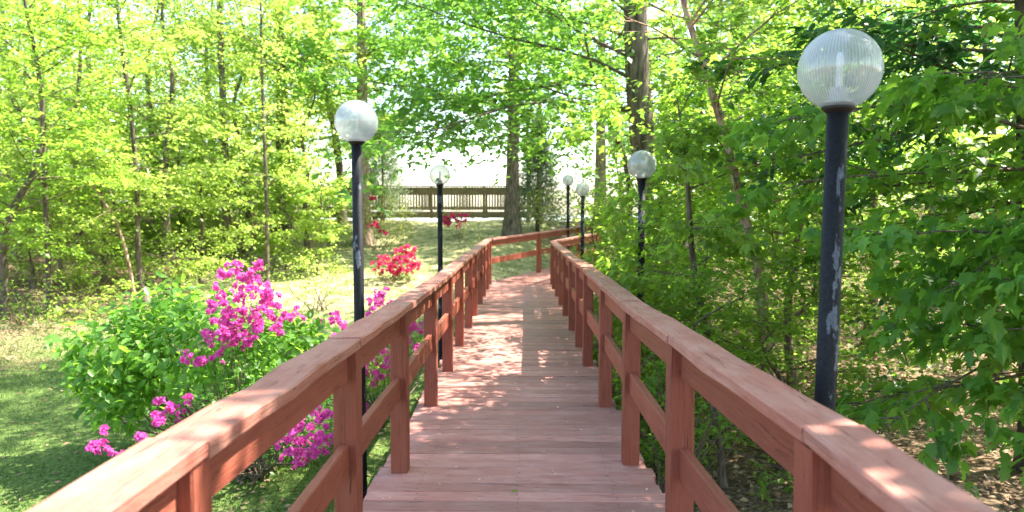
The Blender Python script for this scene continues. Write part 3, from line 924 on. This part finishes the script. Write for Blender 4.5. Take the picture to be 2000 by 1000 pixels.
# bright maple by the second lamp on the right
m0 = on_ground(1405, 7.5)
T("bright_maple", "young bright green maple spilling over the rail around the second lamp", [m0, m0 + Vector((-.1, -.1, .9)), m0 + Vector((-.3, -.2, 1.8)), m0 + Vector((-.4, -.3, 2.7)), m0 + Vector((-.5, -.3, 3.4))],
  [.045, .04, .032, .02, .006],
  [dict(n=20, t=(.12, .80), l=(1.5, 1.5), el=(6, 22), az=(-95, 95), sub=6, tw=5, twl=.26, lv=9, droop=.2),
   dict(n=8, t=(.3, .95), l=(1.3, .8), el=(10, 40), sub=5, tw=5, twl=.25, lv=8)],
  dict(len=.085, asp=.64, mat='leaf_spring', droop=.6), tmpl=T_LOBED, seed=16, parts=120)

def thicket(px, Y, h, label, mat_, lf, seed, n=18, spread=1.5, bark='twig', tmpl=T_KITE, lv=9, name="understory_tree", group=None, fill=0):
    g = on_ground(px, Y)
    rr = random.Random(seed)
    pts = [g + Vector((rr.uniform(-.08, .08) * i, rr.uniform(-.08, .08) * i, h * i / 5)) for i in range(6)]
    T(name, label, pts, taper(.012 * h + .012, 5), [dict(n=n, fill=fill, t=(.06, .97), l=(spread, spread * .55), el=(8, 40), sub=6, tw=6, twl=.1 * h + .12, lv=lv, sl=.42)],
      dict(len=lf, asp=.6, mat=mat_), bark=bark, tmpl=tmpl, seed=seed, group=group)

thicket(1330, 10.5, 3.6, "leafy understory tree filling the space right of the thick trunk", 'leaf_spring', .095, 21, 20, 1.7, fill=1)
thicket(1560, 9.0, 4.2, "understory tree in the thicket between birch and nearest lamp pole", 'leaf_spring', .085, 22, 22, 1.9, fill=1)
thicket(1700, 11.0, 6.0, "light green tree glimpsed behind the dark holly boughs", 'leaf_spring', .11, 23, 15, 2.4)
thicket(1960, 9.5, 6.5, "tall leafy tree at the right border of the wood", 'leaf_spring', .095, 24, 17, 2.4)
thicket(1850, 14.0, 8.0, "sunlit tree deep in the wood behind the drooping maple", 'leaf_lime', .11, 25, 26, 3.2)
thicket(1600, 15.0, 8.0, "sunlit pale tree behind the nearest lamp pole", 'leaf_lime', .11, 26, 26, 3.2)
thicket(1380, 17.0, 8.0, "sunlit tree between thick trunk and birch", 'leaf_lime', .12, 27, 26, 3.2)
thicket(1215, 15.5, 3.4, "bushy young tree beside the bend of the boardwalk", 'leaf_spring', .085, 28, 20, 1.5)
thicket(1190, 11.0, 2.3, "low leafy sapling leaning over the cap rail near the far lamps", 'leaf_spring', .075, 29, 16, 1.1)
thicket(1270, 7.0, 1.5, "small sapling under the railing by the third right post", 'leaf_spring', .06, 30, 8, .7)
thicket(1420, 6.2, 1.7, "fine leaved sapling beside the cracked cap rail joint", 'leaf_spring', .055, 31, 11, .8)
thicket(1540, 6.6, 1.9, "slender sapling before the birch stem in the thicket", 'leaf_spring', .06, 32, 16, .9)
thicket(1265, 22.0, 6.0, "tall tree behind the two far lamps", 'leaf_spring', .13, 33, 24, 2.4)
thicket(2070, 7.5, 4.5, "shady tree beyond the drooping maple at the right border", 'leaf_dark', .09, 34, 24, 2.2)

# leaning thin stem left of the thick trunk
T("leaning_sapling", "thin dark leaning stem just left of the thick trunk", [on_ground(1240, 12.5), at(1226, 350, 12.5), at(1195, 250, 12.4), at(1160, 150, 12.2), at(1140, 60, 12)], [.05, .045, .035, .025, .01],
  [dict(n=10, t=(.3, .95), l=(1.2, 1.4), el=(5, 25), sub=5, tw=5, twl=.3, lv=9)], dict(len=.08, asp=.58, mat='leaf_mid'), bark='bark_dark', seed=35)

# --- canopy standing over and beside the path: it casts the shade
def canopy(x, yy, h, label, seed, lo=.35, spread=4.6, lf=.14, mat_='leaf_mid', n=26, r=.22, az=None, bark='bark'):
    g = Vector((x, yy, ground(x, yy)))
    rr = random.Random(seed)
    pts = [g + Vector((rr.uniform(-.06, .06) * i, rr.uniform(-.06, .06) * i, h * i / 6)) for i in range(7)]
    T("canopy_tree", label, pts, taper(r), [dict(n=n, t=(lo, .97), l=(spread, spread * .5), el=(8, 55), sub=8, tw=6, twl=.6, lv=10, az=az)],
      dict(len=lf, asp=.6, mat=mat_), bark=bark, seed=seed)
canopy(5.2, 5.2, 11, "tall shade tree whose high boughs darken the middle of the near deck", 41, .42, 3.3, n=28, lf=.19)
canopy(4.9, 1.3, 11, "tall shade tree standing outside the view beside the near rail", 45, .42, 3.2, n=24, lf=.17)
canopy(3.6, -3.0, 11, "tall shade tree behind the viewer on the leaf litter side", 43, .4, 4.2, n=34, lf=.2)
canopy(8.5, 15.5, 13, "tall shade tree in the wood past the birch", 44, .5, 3.4, n=18)

# --- beyond the bend
K = [at(1000, 458, 25), at(1001, 350, 25), at(1003, 240, 25), at(1004, 130, 25), at(1003, 0, 25)]
K += [K[-1] + Vector((0, 0, 4)), K[-1] + Vector((.3, 0, 8))]
K[0].z = ground(K[0].x, K[0].y)
T("pine_tree", "straight brown trunk standing on the grass in front of the pier", K, [.27, .22, .205, .19, .175, .12, .03],
  [dict(n=14, fill=1, t=(.40, .60), l=(3.6, 4.6), el=(5, 10), sub=8, tw=6, twl=.5, lv=10, droop=.12),
   dict(n=6, t=(.60, .97), l=(3.6, 2.0), el=(10, 45), sub=8, tw=6, twl=.55, lv=10)], dict(len=.17, asp=.6, mat='leaf_spring'), seed=51)
L_ = straight(1172, 28, 15, (.002, 0))
T("tan_trunk_tree", "sunlit tan trunk behind the far lamps", L_, taper(.25),
  [dict(n=10, t=(.42, .97), l=(3.6, 2.0), el=(5, 45), sub=8, tw=6, twl=.6, lv=9)], dict(len=.19, asp=.6, mat='leaf_spring'), bark='bark_tan', seed=52)
for (px, Y, h, r, lab, sd_) in ((1032, 30, 9, .07, "thin trunk beside the cedar", 53), (1056, 29, 10, .12, "slim trunk rising out of the cedar", 54)):
    T("slim_tree", lab, straight(px, Y, h, (-.01, 0)), taper(r), [dict(n=10, t=(.5, .97), l=(2.4, 1.2), el=(5, 45), sub=6, tw=5, twl=.5, lv=8)], dict(len=.13, asp=.58, mat='leaf_lime'), bark='bark_tan', seed=sd_)
F_ = straight(710, 24, 15, (.0, 0))
T("flared_trunk_tree", "tan trunk with flared foot directly behind the azalea lamp pole", F_, taper(.24),
  [dict(n=18, fill=1, t=(.30, .55), l=(3.6, 4.4), el=(4, 14), sub=8, tw=6, twl=.5, lv=9, droop=.14),
   dict(n=7, t=(.55, .97), l=(3.6, 2.0), el=(10, 45), sub=8, tw=6, twl=.55, lv=9)], dict(len=.16, asp=.6, mat='leaf_mid'), bark='bark_tan', seed=55)
T("lakeside_tree", "dark crooked trunk at the lake edge left of the azalea lamp", [on_ground(668, 29), at(664, 340, 29), at(652, 250, 29), at(635, 170, 29), at(630, 60, 29), at(632, -60, 29)], [.17, .15, .13, .11, .08, .02],
  [dict(fill=1, n=18, t=(.28, .97), l=(3.0, 2.4), el=(5, 40), sub=7, tw=6, twl=.5, lv=9)], dict(len=.17, asp=.6, mat='leaf_lime'), bark='bark_dark', seed=56)

# --- left wood
E_ = straight(552, 25, 15, (.0, 0), .05)
T("dark_trunk_tree", "big dark trunk in the left wood, half hidden by lime leaves", E_, taper(.27),
  [dict(fill=1, n=26, t=(.12, .97), l=(4.0, 2.4), el=(4, 45), sub=8, tw=6, twl=.55, lv=9)], dict(len=.16, asp=.6, mat='leaf_lime'), bark='bark_dark', seed=61)
C_ = straight(441, 20.5, 12, (-.004, 0), .03)
T("grey_ash_tree", "straight grey trunk behind the tall magenta azalea", C_, taper(.125, 6, .3),
  [dict(fill=1, n=26, t=(.12, .97), l=(2.4, 2.0), el=(10, 45), sub=7, tw=6, twl=.42, lv=7)], dict(len=.105, asp=.6, mat='leaf_lime'), seed=62)
D_ = straight(520, 18, 9, (-.004, 0), .02)
T("thin_ash_tree", "thin straight stem right of the grey trunk behind the azalea", D_, taper(.055, 6, .3),
  [dict(fill=1, n=20, t=(.15, .97), l=(1.6, 1.4), el=(10, 45), sub=6, tw=6, twl=.36, lv=7)], dict(len=.095, asp=.6, mat='leaf_lime'), seed=63)
B_ = [on_ground(276, 15.5), at(270, 500, 15.5), at(266, 330, 15.5), at(250, 180, 15.5), at(230, 20, 15.5), at(225, -150, 15.5)]
T("dark_slender_tree", "dark slender stem bending left above the leafy green shrub", B_, [.06, .055, .048, .042, .034, .01],
  [dict(fill=1, n=24, t=(.12, .97), l=(1.7, 1.6), el=(5, 40), sub=6, tw=6, twl=.36, lv=7)], dict(len=.095, asp=.6, mat='leaf_lime'), bark='bark_dark', seed=64)
A_ = [on_ground(92, 14), at(88, 380, 14), at(82, 200, 14), at(66, 90, 14), at(48, 0, 14), at(30, -150, 14)]
T("curved_slender_tree", "slender stem curving towards the upper left corner", A_, [.055, .05, .044, .036, .03, .01],
  [dict(fill=1, n=24, t=(.12, .97), l=(1.8, 1.6), el=(5, 40), sub=6, tw=6, twl=.36, lv=7)], dict(len=.095, asp=.6, mat='leaf_spring'), bark='bark_dark', seed=65)
H_ = [on_ground(2, 13), at(8, 480, 13), at(30, 400, 13), at(66, 335, 13), at(82, 260, 13), at(85, 150, 13)]
T("crooked_tree", "crooked brown stem leaning in from the left border", H_, [.075, .07, .06, .05, .035, .01],
  [dict(n=18, t=(.2, .97), l=(1.7, 1.5), el=(5, 40), sub=6, tw=6, twl=.36, lv=9)], dict(len=.09, asp=.6, mat='leaf_spring'), bark='bark_dark', seed=66)
I_ = [on_ground(262, 15), at(248, 500, 15), at(225, 430, 15), at(190, 375, 15), at(165, 330, 15), at(150, 280, 15)]
T("rusty_stem_sapling", "rusty brown sapling arching left beside the dark slender stem", I_, [.035, .033, .028, .022, .016, .006],
  [dict(n=10, t=(.4, .97), l=(1.0, .9), el=(5, 40), sub=5, tw=5, twl=.3, lv=8)], dict(len=.085, asp=.6, mat='leaf_lime'), bark='bark_birch', seed=67)

G_L = ["leafy sapling cut off by the left border of the picture", "tall sapling just right of the crooked brown stem", "tall sapling midway between curved and dark slender stems",
       "short bushy sapling behind the arching rusty sapling", "tall sapling between dark slender stem and grey trunk", "short sapling at the foot of the grey trunk",
       "short sapling on the brown bank left of the rusty sapling", "smallest sapling on the bank at the left border", "tall sapling between grey trunk and thin straight stem",
       "sapling right of the big dark trunk", "high sapling deep behind the dark slender stem", "high pale sapling far back above the brown bank", "high pale sapling far back at the left border",
       "high pale sapling far back behind the grey trunk", "short sapling in the dry grass below the big dark trunk", "low sapling in the dry grass left of the azalea lamp pole",
       "short sapling beside the foot of the dark slender stem", "sapling behind the pale wood edge shrub"]
for k, (px, Y, h) in enumerate(((-60, 16, 7), (30, 18, 8), (150, 19, 7.5), (200, 17, 4.0), (330, 19, 8), (390, 17.5, 3.6), (120, 16, 3.2), (60, 15.5, 2.6), (480, 22, 7.5), (600, 22, 6), (300, 23, 9),
                                (180, 25, 10), (20, 25, 10), (420, 27, 10), (560, 20, 3.0), (620, 19, 2.4), (240, 20, 3.5), (350, 21, 4))):
    thicket(px, Y, h, G_L[k], 'leaf_lime' if k % 4 else 'leaf_spring', .09 if Y < 20 else .115, 70 + k, 20 if h > 5 else 14, .32 * h if h > 5 else .9, bark='bark', name="sapling", fill=0, lv=8, group="lime saplings in the left wood")

# --- distant woodland mass behind everything
def woodland():
    rg = np.random.default_rng(5)
    P = []
    def wall(n, x0, x1, y0, y1, z0, z1):
        X = rg.uniform(x0, x1, n); Y = rg.uniform(y0, y1, n)
        Z = rg.uniform(z0, z1, n) + ground_np(X, Y)
        P.append(np.stack([X, Y, Z], -1))
    wall(2600, -34, -9.5, 28, 42, .3, 9)
    wall(800, -34, -9.5, 30, 44, 6, 17)
    wall(1500, -32, -15, 18, 30, .3, 9)
    wall(600, -20, -7.5, 19, 28, .2, 4.0)
    wall(3000, 9, 36, 19, 40, .3, 17)
    wall(2000, 5.5, 15, 23, 36, .3, 15)
    P = np.concatenate(P)
    # clumps of leaves
    k = 19
    C = np.repeat(P, k, 0) + rg.normal(0, .55, (len(P) * k, 3)) * np.array([1, 1, .55])
    ok = C[:, 2] > ground_np(C[:, 0], C[:, 1])
    ok &= open_view(C, rg)
    C = C[ok]
    n = len(C)
    D = unit(rg.normal(0, 1, (n, 3)) * np.array([1, 1, .5])); N = unit(np.array([0, 0, 1.]) + rg.normal(0, .5, (n, 3)))
    L = .215 * rg.uniform(.6, 1.3, n)
    o = leaves("distant_woodland", C, D, N, L, L * .62, T_KITE, M['leaf_lime'], None, (0, 0, 0))
    props(o, "sunlit spring woodland massed behind the nearer trees", "woodland")
woodland()
print("LEAVES", COUNT)

# ------------------------------------------------------------------ shrubs
def shrub(name, label, base, blobs, leaf, tmpl=T_KITE, stems=14, cat="shrub", seed=0, parts=0, flowers=None, group=None, bark='twig'):
    rg = np.random.default_rng(seed); rnd = random.Random(seed)
    base = Vector(base); base.z = ground(base.x, base.y)
    e = empty(name, base, label, cat, group)
    PP, OUT = [], []
    tips = []
    for (c, r, n) in blobs:
        c = np.array(c); r = np.array(r)
        d = unit(rg.normal(0, 1, (n, 3)))
        rad_ = rg.uniform(.45, 1.05, n) ** .6
        lump = 1 + .18 * np.sin(d[:, 0] * 5 + seed) * np.sin(d[:, 2] * 4 + d[:, 1] * 3)
        p = c + d * r * (rad_ * lump)[:, None]
        PP.append(p); OUT.append(d)
        tips += [Vector(v) for v in p[rg.integers(0, n, max(2, stems // len(blobs)))]]
    PP, OUT = np.concatenate(PP), np.concatenate(OUT)
    sb = MB()
    for t in tips:
        q = base + Vector((rnd.uniform(-.15, .15), rnd.uniform(-.15, .15), -.05))
        m_ = q.lerp(t, .5) + Vector((rnd.uniform(-.15, .15), rnd.uniform(-.15, .15), -.1))
        sb.tube([q - base, q.lerp(m_, .5) - base + Vector((0, 0, .05)), m_ - base, t - base], [.012, .010, .007, .002], 4, False)
    sb.build("stems", M[bark], e)["kind"] = "stuff"
    k = leaf.get('cl', 7)
    n = len(PP) * k
    P = np.repeat(PP, k, 0) + rg.normal(0, leaf.get('sp', .06), (n, 3))
    O3 = np.repeat(OUT, k, 0)
    D = unit(O3 * .5 + rg.normal(0, .7, (n, 3)) * np.array([1, 1, .5]) - np.array([0, 0, 1.]) * leaf.get('droop', .2))
    N = unit(O3 * .5 + np.array([0, 0, .9]) + rg.normal(0, .45, (n, 3)))
    L = leaf['len'] * rg.uniform(.6, 1.2, n); W = L * leaf.get('asp', .5)
    ok = (P[:, 2] > ground_np(P[:, 0], P[:, 1]) + .01)
    ok &= ~((P[:, 0] > -.97) & (P[:, 0] < .87) & (P[:, 1] < TURN) & (P[:, 2] > -.2))
    ok &= open_view(P, rg) | (np.linalg.norm(P[:, :2] - np.array(base)[:2], axis=1) < .0)
    P, D, N, L, W = P[ok], D[ok], N[ok], L[ok], W[ok]
    if parts:
        v, px, py, z = in_view(P)
        sc = np.where(v, z / L, 1e9); order = np.argsort(sc)[:parts]; order = order[v[order]]
        leaf_parts(P[order], D[order], N[order], L[order], W[order], tmpl, M[leaf['mat']], e, tuple(base))
        rest = np.ones(len(P), bool); rest[order] = False
        P, D, N, L, W = P[rest], D[rest], N[rest], L[rest], W[rest]
    leaves("foliage", P, D, N, L, W, tmpl, M[leaf['mat']], e, tuple(base))
    if flowers:
        meshes, pts = flowers
        for i, p in enumerate(pts):
            p = Vector(p)
            o = bpy.data.objects.new("blossom_cluster", meshes[i % len(meshes)]); col.objects.link(o); o.parent = e
            o.location = p - base
            o.rotation_euler = (rnd.uniform(-.5, .5), rnd.uniform(-.5, .5), rnd.uniform(0, 6.28))
            s_ = rnd.uniform(.75, 1.2); o.scale = (s_, s_, s_)
    return e

def blossom_meshes(mat_, size, seed):
    """Clusters of four to six funnel flowers with five petals each."""
    out = []
    rnd = random.Random(seed)
    for k in range(4):
        V, Fc = [], []
        for q in range(rnd.choice((4, 5, 5))):
            c = Vector((rnd.gauss(0, 1), rnd.gauss(0, 1), rnd.gauss(.2, .8))).normalized()
            cen = c * size * .75
            d = (c + Vector((rnd.gauss(0, .3), rnd.gauss(0, .3), rnd.gauss(0, .3)))).normalized()
            a = d.orthogonal().normalized(); b = d.cross(a)
            r = size * rnd.uniform(.8, 1.1)
            for j in range(5):
                t = 2 * math.pi * j / 5
                u = a * math.cos(t) + b * math.sin(t); v = -a * math.sin(t) + b * math.cos(t)
                i0 = len(V)
                V += [cen - d * r * .35, cen + u * r * .55 - v * r * .38 + d * r * .12, cen + u * r * 1.0 + d * r * .05, cen + u * r * .55 + v * r * .38 + d * r * .12]
                Fc.append((i0, i0 + 1, i0 + 2, i0 + 3))
        me = bpy.data.meshes.new("blossom_cluster"); me.from_pydata([tuple(v) for v in V], [], Fc); me.materials.append(mat_); me.update()
        out.append(me)
    return out

def spots(specs, seed):
    """Points spread through ellipses: (px, py, rx, ry, depth, depth spread, count)."""
    rg = random.Random(seed); out = []
    for (px, py, rx, ry, Y, dY, n) in specs:
        for k in range(n):
            a = rg.uniform(0, 6.283); r = math.sqrt(rg.random())
            p = at(px + rx * r * math.cos(a), py + ry * r * math.sin(a), Y + rg.uniform(-dY, dY))
            if p.z > ground(p.x, p.y) + .03 and not (-.98 < p.x < .9): out.append(p)
    return out

PK = blossom_meshes(M['pink'], .030, 3)
RD = blossom_meshes(M['red'], .034, 4)

# the leafy shrub that spreads over the lawn
def ell(px, py, rx, ry, Y, ry_depth, n):
    c = at(px, py, Y); s = Y / F
    return (tuple(c), (rx * s, ry_depth, ry * s), n)
g0 = on_ground(420, 7.0)
shrub("leafy_shrub", "broad light green shrub with oval leaves spreading over the lawn", g0,
      [ell(400, 675, 185, 80, 6.9, .7, 190), ell(225, 690, 90, 80, 6.9, .5, 100), ell(330, 605, 70, 50, 7.2, .5, 60), ell(560, 690, 95, 70, 6.9, .6, 120), ell(250, 775, 60, 40, 6.7, .4, 45)],
      dict(len=.105, asp=.68, mat='leaf_fresh', cl=8, sp=.085, droop=.35), tmpl=T_LEAF, stems=40, seed=101, parts=300)
shrub("pink_azalea", "tall magenta azalea in full bloom rising above the leafy shrub", on_ground(480, 6.4),
      [ell(480, 640, 85, 110, 6.45, .35, 90), ell(560, 800, 110, 90, 5.9, .4, 120), ell(420, 800, 90, 60, 6.0, .4, 60)],
      dict(len=.055, asp=.42, mat='leaf_mid', cl=7, sp=.05), tmpl=T_KITE, stems=40, seed=102,
      flowers=(PK, spots([(468, 588, 62, 74, 6.15, .3, 106), (455, 645, 62, 42, 6.1, .25, 46), (545, 615, 45, 42, 6.2, .3, 20), (395, 700, 50, 20, 6.1, .2, 14), (610, 850, 70, 55, 5.3, .3, 60),
                          (345, 800, 45, 28, 5.8, .2, 14), (208, 880, 34, 16, 5.6, .15, 10), (207, 835, 8, 14, 5.6, .1, 3), (310, 820, 16, 12, 5.6, .1, 6), (275, 855, 12, 8, 5.5, .1, 2), (580, 880, 30, 30, 5.4, .2, 10), (655, 640, 30, 25, 6.4, .2, 6), (500, 520, 12, 10, 6.2, .1, 3)], 5)))
shrub("low_pink_azalea", "lower magenta azalea seen through the railing beside the azalea lamp", on_ground(735, 8.0),
      [ell(745, 680, 45, 80, 7.9, .5, 110), ell(800, 650, 30, 50, 9.2, .5, 60), ell(700, 720, 50, 60, 7.0, .4, 70)],
      dict(len=.055, asp=.42, mat='leaf_spring', cl=7, sp=.05), stems=24, seed=103,
      flowers=(PK, spots([(745, 588, 30, 24, 8.0, .3, 24), (738, 680, 36, 75, 7.2, .4, 80), (800, 650, 26, 50, 8.6, .4, 40), (640, 625, 25, 12, 7.5, .2, 5), (690, 780, 30, 50, 6.9, .3, 18)], 6)))
shrub("red_azalea", "rounded azalea covered in red blossom on the dry grass", on_ground(772, 18.0),
      [ell(772, 524, 48, 20, 18, .5, 90), ell(793, 497, 24, 14, 18.2, .3, 36)],
      dict(len=.07, asp=.45, mat='leaf_spring', cl=6, sp=.06), stems=16, seed=104,
      flowers=(RD_ := blossom_meshes(M['red'], .052, 9), spots([(772, 520, 50, 21, 17.7, .35, 80), (795, 494, 24, 13, 18.0, .25, 22)], 7)))
shrub("sparse_red_azalea", "sparse red azalea in front of the pier right of the clear lamp", on_ground(893, 24.5),
      [ell(893, 432, 32, 26, 24.5, .5, 40)], dict(len=.09, asp=.5, mat='leaf_olive', cl=5, sp=.12), stems=12, seed=105,
      flowers=(blossom_meshes(M['red'], .06, 10), spots([(890, 425, 26, 18, 24.2, .3, 22), (875, 436, 8, 6, 24.1, .1, 5)], 8)))
shrub("rosy_azalea", "thin rosy azalea behind the azalea lamp pole near the flared trunk", on_ground(735, 23),
      [ell(755, 415, 55, 50, 23, .7, 150), ell(700, 430, 30, 35, 23.5, .5, 40)], dict(len=.09, asp=.5, mat='leaf_olive', cl=6, sp=.14), stems=12, seed=106,
      flowers=(blossom_meshes(M['red'], .06, 12), spots([(733, 440, 14, 10, 22.8, .2, 10), (727, 388, 10, 6, 22.9, .2, 5), (750, 452, 8, 6, 22.7, .2, 4)], 9)))
shrub("yellow_green_shrub", "loose yellow green shrub left of the far azalea lamp pole", on_ground(640, 22),
      [ell(640, 420, 60, 55, 22, .8, 120)], dict(len=.1, asp=.58, mat='leaf_lime', cl=6, sp=.14), stems=14, seed=107)
shrub("low_lime_shrub", "low lime shrub on dry grass behind the magenta azalea", on_ground(620, 15),
      [ell(610, 535, 75, 38, 15, .8, 110)], dict(len=.07, asp=.58, mat='leaf_lime', cl=6, sp=.11), stems=14, seed=108)
shrub("pale_lime_shrub", "pale lime shrub between the clear lamp and the red azalea", on_ground(785, 21),
      [ell(775, 455, 40, 36, 21, .6, 50)], dict(len=.08, asp=.55, mat='leaf_olive', cl=5, sp=.14), stems=12, seed=109)
shrub("bright_lakeside_shrub", "bright yellow green shrub below the cedar behind the ramp", on_ground(1075, 25),
      [ell(1085, 400, 60, 40, 25, .9, 150), ell(1130, 380, 40, 40, 26, .7, 80)], dict(len=.1, asp=.58, mat='leaf_olive', cl=6, sp=.15), stems=14, seed=110)
shrub("edge_shrub", "ragged shrub at the foot of the left wood beside the lawn", on_ground(40, 13),
      [ell(60, 610, 90, 60, 13, .8, 90), ell(-30, 600, 60, 70, 13, .7, 60)], dict(len=.075, asp=.58, mat='leaf_spring', cl=6, sp=.12), stems=24, seed=111)
shrub("wood_edge_shrub", "pale shrub in front of the slender stems at the wood edge", on_ground(330, 16),
      [ell(340, 500, 80, 45, 16, .8, 90)], dict(len=.08, asp=.58, mat='leaf_lime', cl=6, sp=.13), stems=24, seed=112)
shrub("twiggy_sapling_shrub", "tiny twiggy shrub in the grass just behind the bend of the rail", on_ground(925, 21),
      [ell(920, 460, 30, 28, 21, .3, 22)], dict(len=.08, asp=.55, mat='leaf_olive', cl=5, sp=.1), stems=10, seed=113)
shrub("rail_side_shrub", "low green shrub growing under the railing by the leaf litter", on_ground(1290, 5.6),
      [ell(1290, 740, 40, 60, 5.7, .4, 26), ell(1420, 790, 60, 40, 5.2, .4, 22)], dict(len=.05, asp=.6, mat='leaf_mid', cl=6, sp=.07), stems=14, seed=114)

# cedars
def cedar(px, Y, h, w, label, seed):
    rg = np.random.default_rng(seed)
    g = on_ground(px, Y)
    e = empty("cedar_tree", g, label, "tree")
    tb = MB(); tb.tube([(0, 0, -.2), (0, 0, h * .5), (.02, 0, h)], [.09, .05, .01], 8); tb.build("trunk", M['bark'], e)
    n = 2200
    z = rg.random(n) ** .8; a = rg.uniform(0, 6.283, n)
    r = w * (1 - z) * (.75 + .25 * np.sin(a * 5 + z * 9)) * np.sqrt(rg.random(n)) + .05
    P = np.stack([r * np.cos(a), r * np.sin(a), .15 + z * h * .98], -1)
    k = 8
    P = np.repeat(P, k, 0) + rg.normal(0, .07, (n * k, 3))
    D = unit(np.stack([np.cos(np.repeat(a, k)), np.sin(np.repeat(a, k)), np.full(n * k, .5)], -1) + rg.normal(0, .4, (n * k, 3)))
    N = unit(rg.normal(0, 1, (n * k, 3)))
    L = rg.uniform(.06, .14, n * k)
    leaves("crown", P + np.array(g), D, N, L, L * .3, T_KITE, M['leaf_cedar'], e, tuple(g))
cedar(1050, 26.5, 3.7, 1.5, "grey green cedar standing behind the bend of the ramp", 121)
cedar(748, 31, 4.4, 1.5, "pale hazy cedar at the lake behind the azalea lamp", 122)

# ------------------------------------------------------------------ ground cover
def scatter(name, label, cat, n, area, L, asp, mat_, flat, tmpl, seed, dens=None, tilt=.35, lift=.004):
    rg = np.random.default_rng(seed)
    X = rg.uniform(area[0], area[1], n); Y = area[2] + (area[3] - area[2]) * rg.random(n) ** 1.25
    if dens is not None:
        k = dens(X, Y) > rg.random(n); X, Y = X[k], Y[k]
    n = len(X)
    Z = ground_np(X, Y) + lift + (rg.random(n) * .02 if flat else -.005)
    P = np.stack([X, Y, Z], -1)
    a = rg.uniform(0, 6.283, n)
    if flat:
        D = np.stack([np.cos(a), np.sin(a), rg.normal(0, tilt, n)], -1); N = unit(np.array([0, 0, 1.]) + rg.normal(0, tilt, (n, 3)))
    else:
        D = unit(np.stack([np.cos(a) * .45, np.sin(a) * .45, np.ones(n)], -1) + rg.normal(0, .25, (n, 3))); N = unit(np.stack([np.sin(a), -np.cos(a), np.full(n, .2)], -1))
    Ls = L * rg.uniform(.5, 1.3, n)
    o = leaves(name, P, D, N, Ls, Ls * asp, tmpl, M[mat_], None, (0, 0, 0))
    return props(o, label, cat)
def wob(X, Y, f=1.0): return .5 + .5 * np.sin(X * 1.7 * f + 2 * np.sin(Y * .9 * f)) * np.sin(Y * 1.3 * f + X * .5)
off_walk = lambda X: (np.abs(X + .05) > .95)
scatter("lawn_grass", "short green lawn grass left of the boardwalk", "grass", 150000, (-13, -.95, 2.5, 15), .055, .16, 'grass', False, T_BLADE, 201,
        lambda X, Y: np.clip(.35 + .6 * wob(X, Y), 0, 1) * (X > -8.5 - (Y - 9) * .3))
scatter("dry_grass", "pale dry grass on the slope behind the azaleas", "grass", 60000, (-12, 1.5, 11, 31), .09, .12, 'straw', False, T_BLADE, 202,
        lambda X, Y: np.clip(.2 + .6 * wob(X, Y, .7), 0, 1) * ((np.abs(X) > 1) | (Y > 18.6)) * (ground_np(X, Y) > -.5) * ~((np.abs(X * SIDE2.x + (Y - TURN) * SIDE2.y) < 1.) & (Y > TURN)))
scatter("slope_grass", "thin green grass on the slope beyond the bend", "grass", 40000, (-9, 6, 12, 31), .08, .13, 'grass', False, T_BLADE, 203,
        lambda X, Y: np.clip(.7 * wob(X + 3, Y, .8), 0, 1) * ((np.abs(X) > 1) | (Y > 18.6)) * ~((np.abs(X * SIDE2.x + (Y - TURN) * SIDE2.y) < 1.) & (Y > TURN)))
scatter("leaf_litter", "brown dry leaf litter covering the ground right of the boardwalk", "leaf litter", 26000, (.9, 11, 1.5, 16), .085, .5, 'litter', True, T_KITE, 204)
scatter("wood_litter", "dry leaf litter under the left wood", "leaf litter", 16000, (-22, -5.5, 9, 26), .10, .5, 'litter', True, T_KITE, 205, lambda X, Y: (X < -7.5 - (Y - 9) * .1) * 1.0)
scatter("lawn_litter", "scattered dead leaves on the shaded lawn", "leaf litter", 7000, (-9, -.95, 3, 13), .06, .5, 'litter', True, T_KITE, 206, lambda X, Y: .25 + .75 * (X > -2.5) * (X < 0))
scatter("ground_ivy", "small green seedlings among the leaf litter", "ground cover", 9000, (.95, 10, 2.0, 14), .06, .7, 'leaf_mid', True, T_KITE, 207, lambda X, Y: np.clip(wob(X, Y, 1.6) * 1.6 - .75, 0, 1), tilt=.5, lift=.05)

def deck_bits():
    rg = np.random.default_rng(301)
    n = 420
    X = rg.uniform(-.88, .8, n); Y = 1.2 + 14 * rg.random(n) ** 1.4
    X = np.where(rg.random(n) < .35, np.sign(X) * (.72 + .1 * rg.random(n)), X)      # caught along the edges
    P = np.stack([X, Y, np.full(n, .006)], -1)
    a = rg.uniform(0, 6.283, n)
    D = np.stack([np.cos(a), np.sin(a), rg.normal(.1, .12, n)], -1); N = unit(np.array([0, 0, 1.]) + rg.normal(0, .3, (n, 3)))
    L = rg.uniform(.008, .024, n)
    o = leaves("fallen_flakes", P, D, N, L, L * .55, T_KITE, M['petal_litter'], None, (0, 0, 0))
    props(o, "pale catkin flakes and petals strewn over the deck boards", "litter")
    c = at(1005, 972, 4.33)
    l = leaves("fallen_leaf", np.array([[c.x - .025, c.y, .008]]), np.array([[1., .2, .1]]), np.array([[.1, -.2, 1.]]), np.array([.055]), np.array([.03]), T_LEAF, M['leaf_spring'], None, (0, 0, 0), kind=None)
    props(l, "single small green leaf lying on the deck boards", "leaf")
deck_bits()
print("TRIS", sum(len(o.data.loops) - 2 * len(o.data.polygons) for o in scene.objects if o.type == 'MESH' and o.data.users == 1))
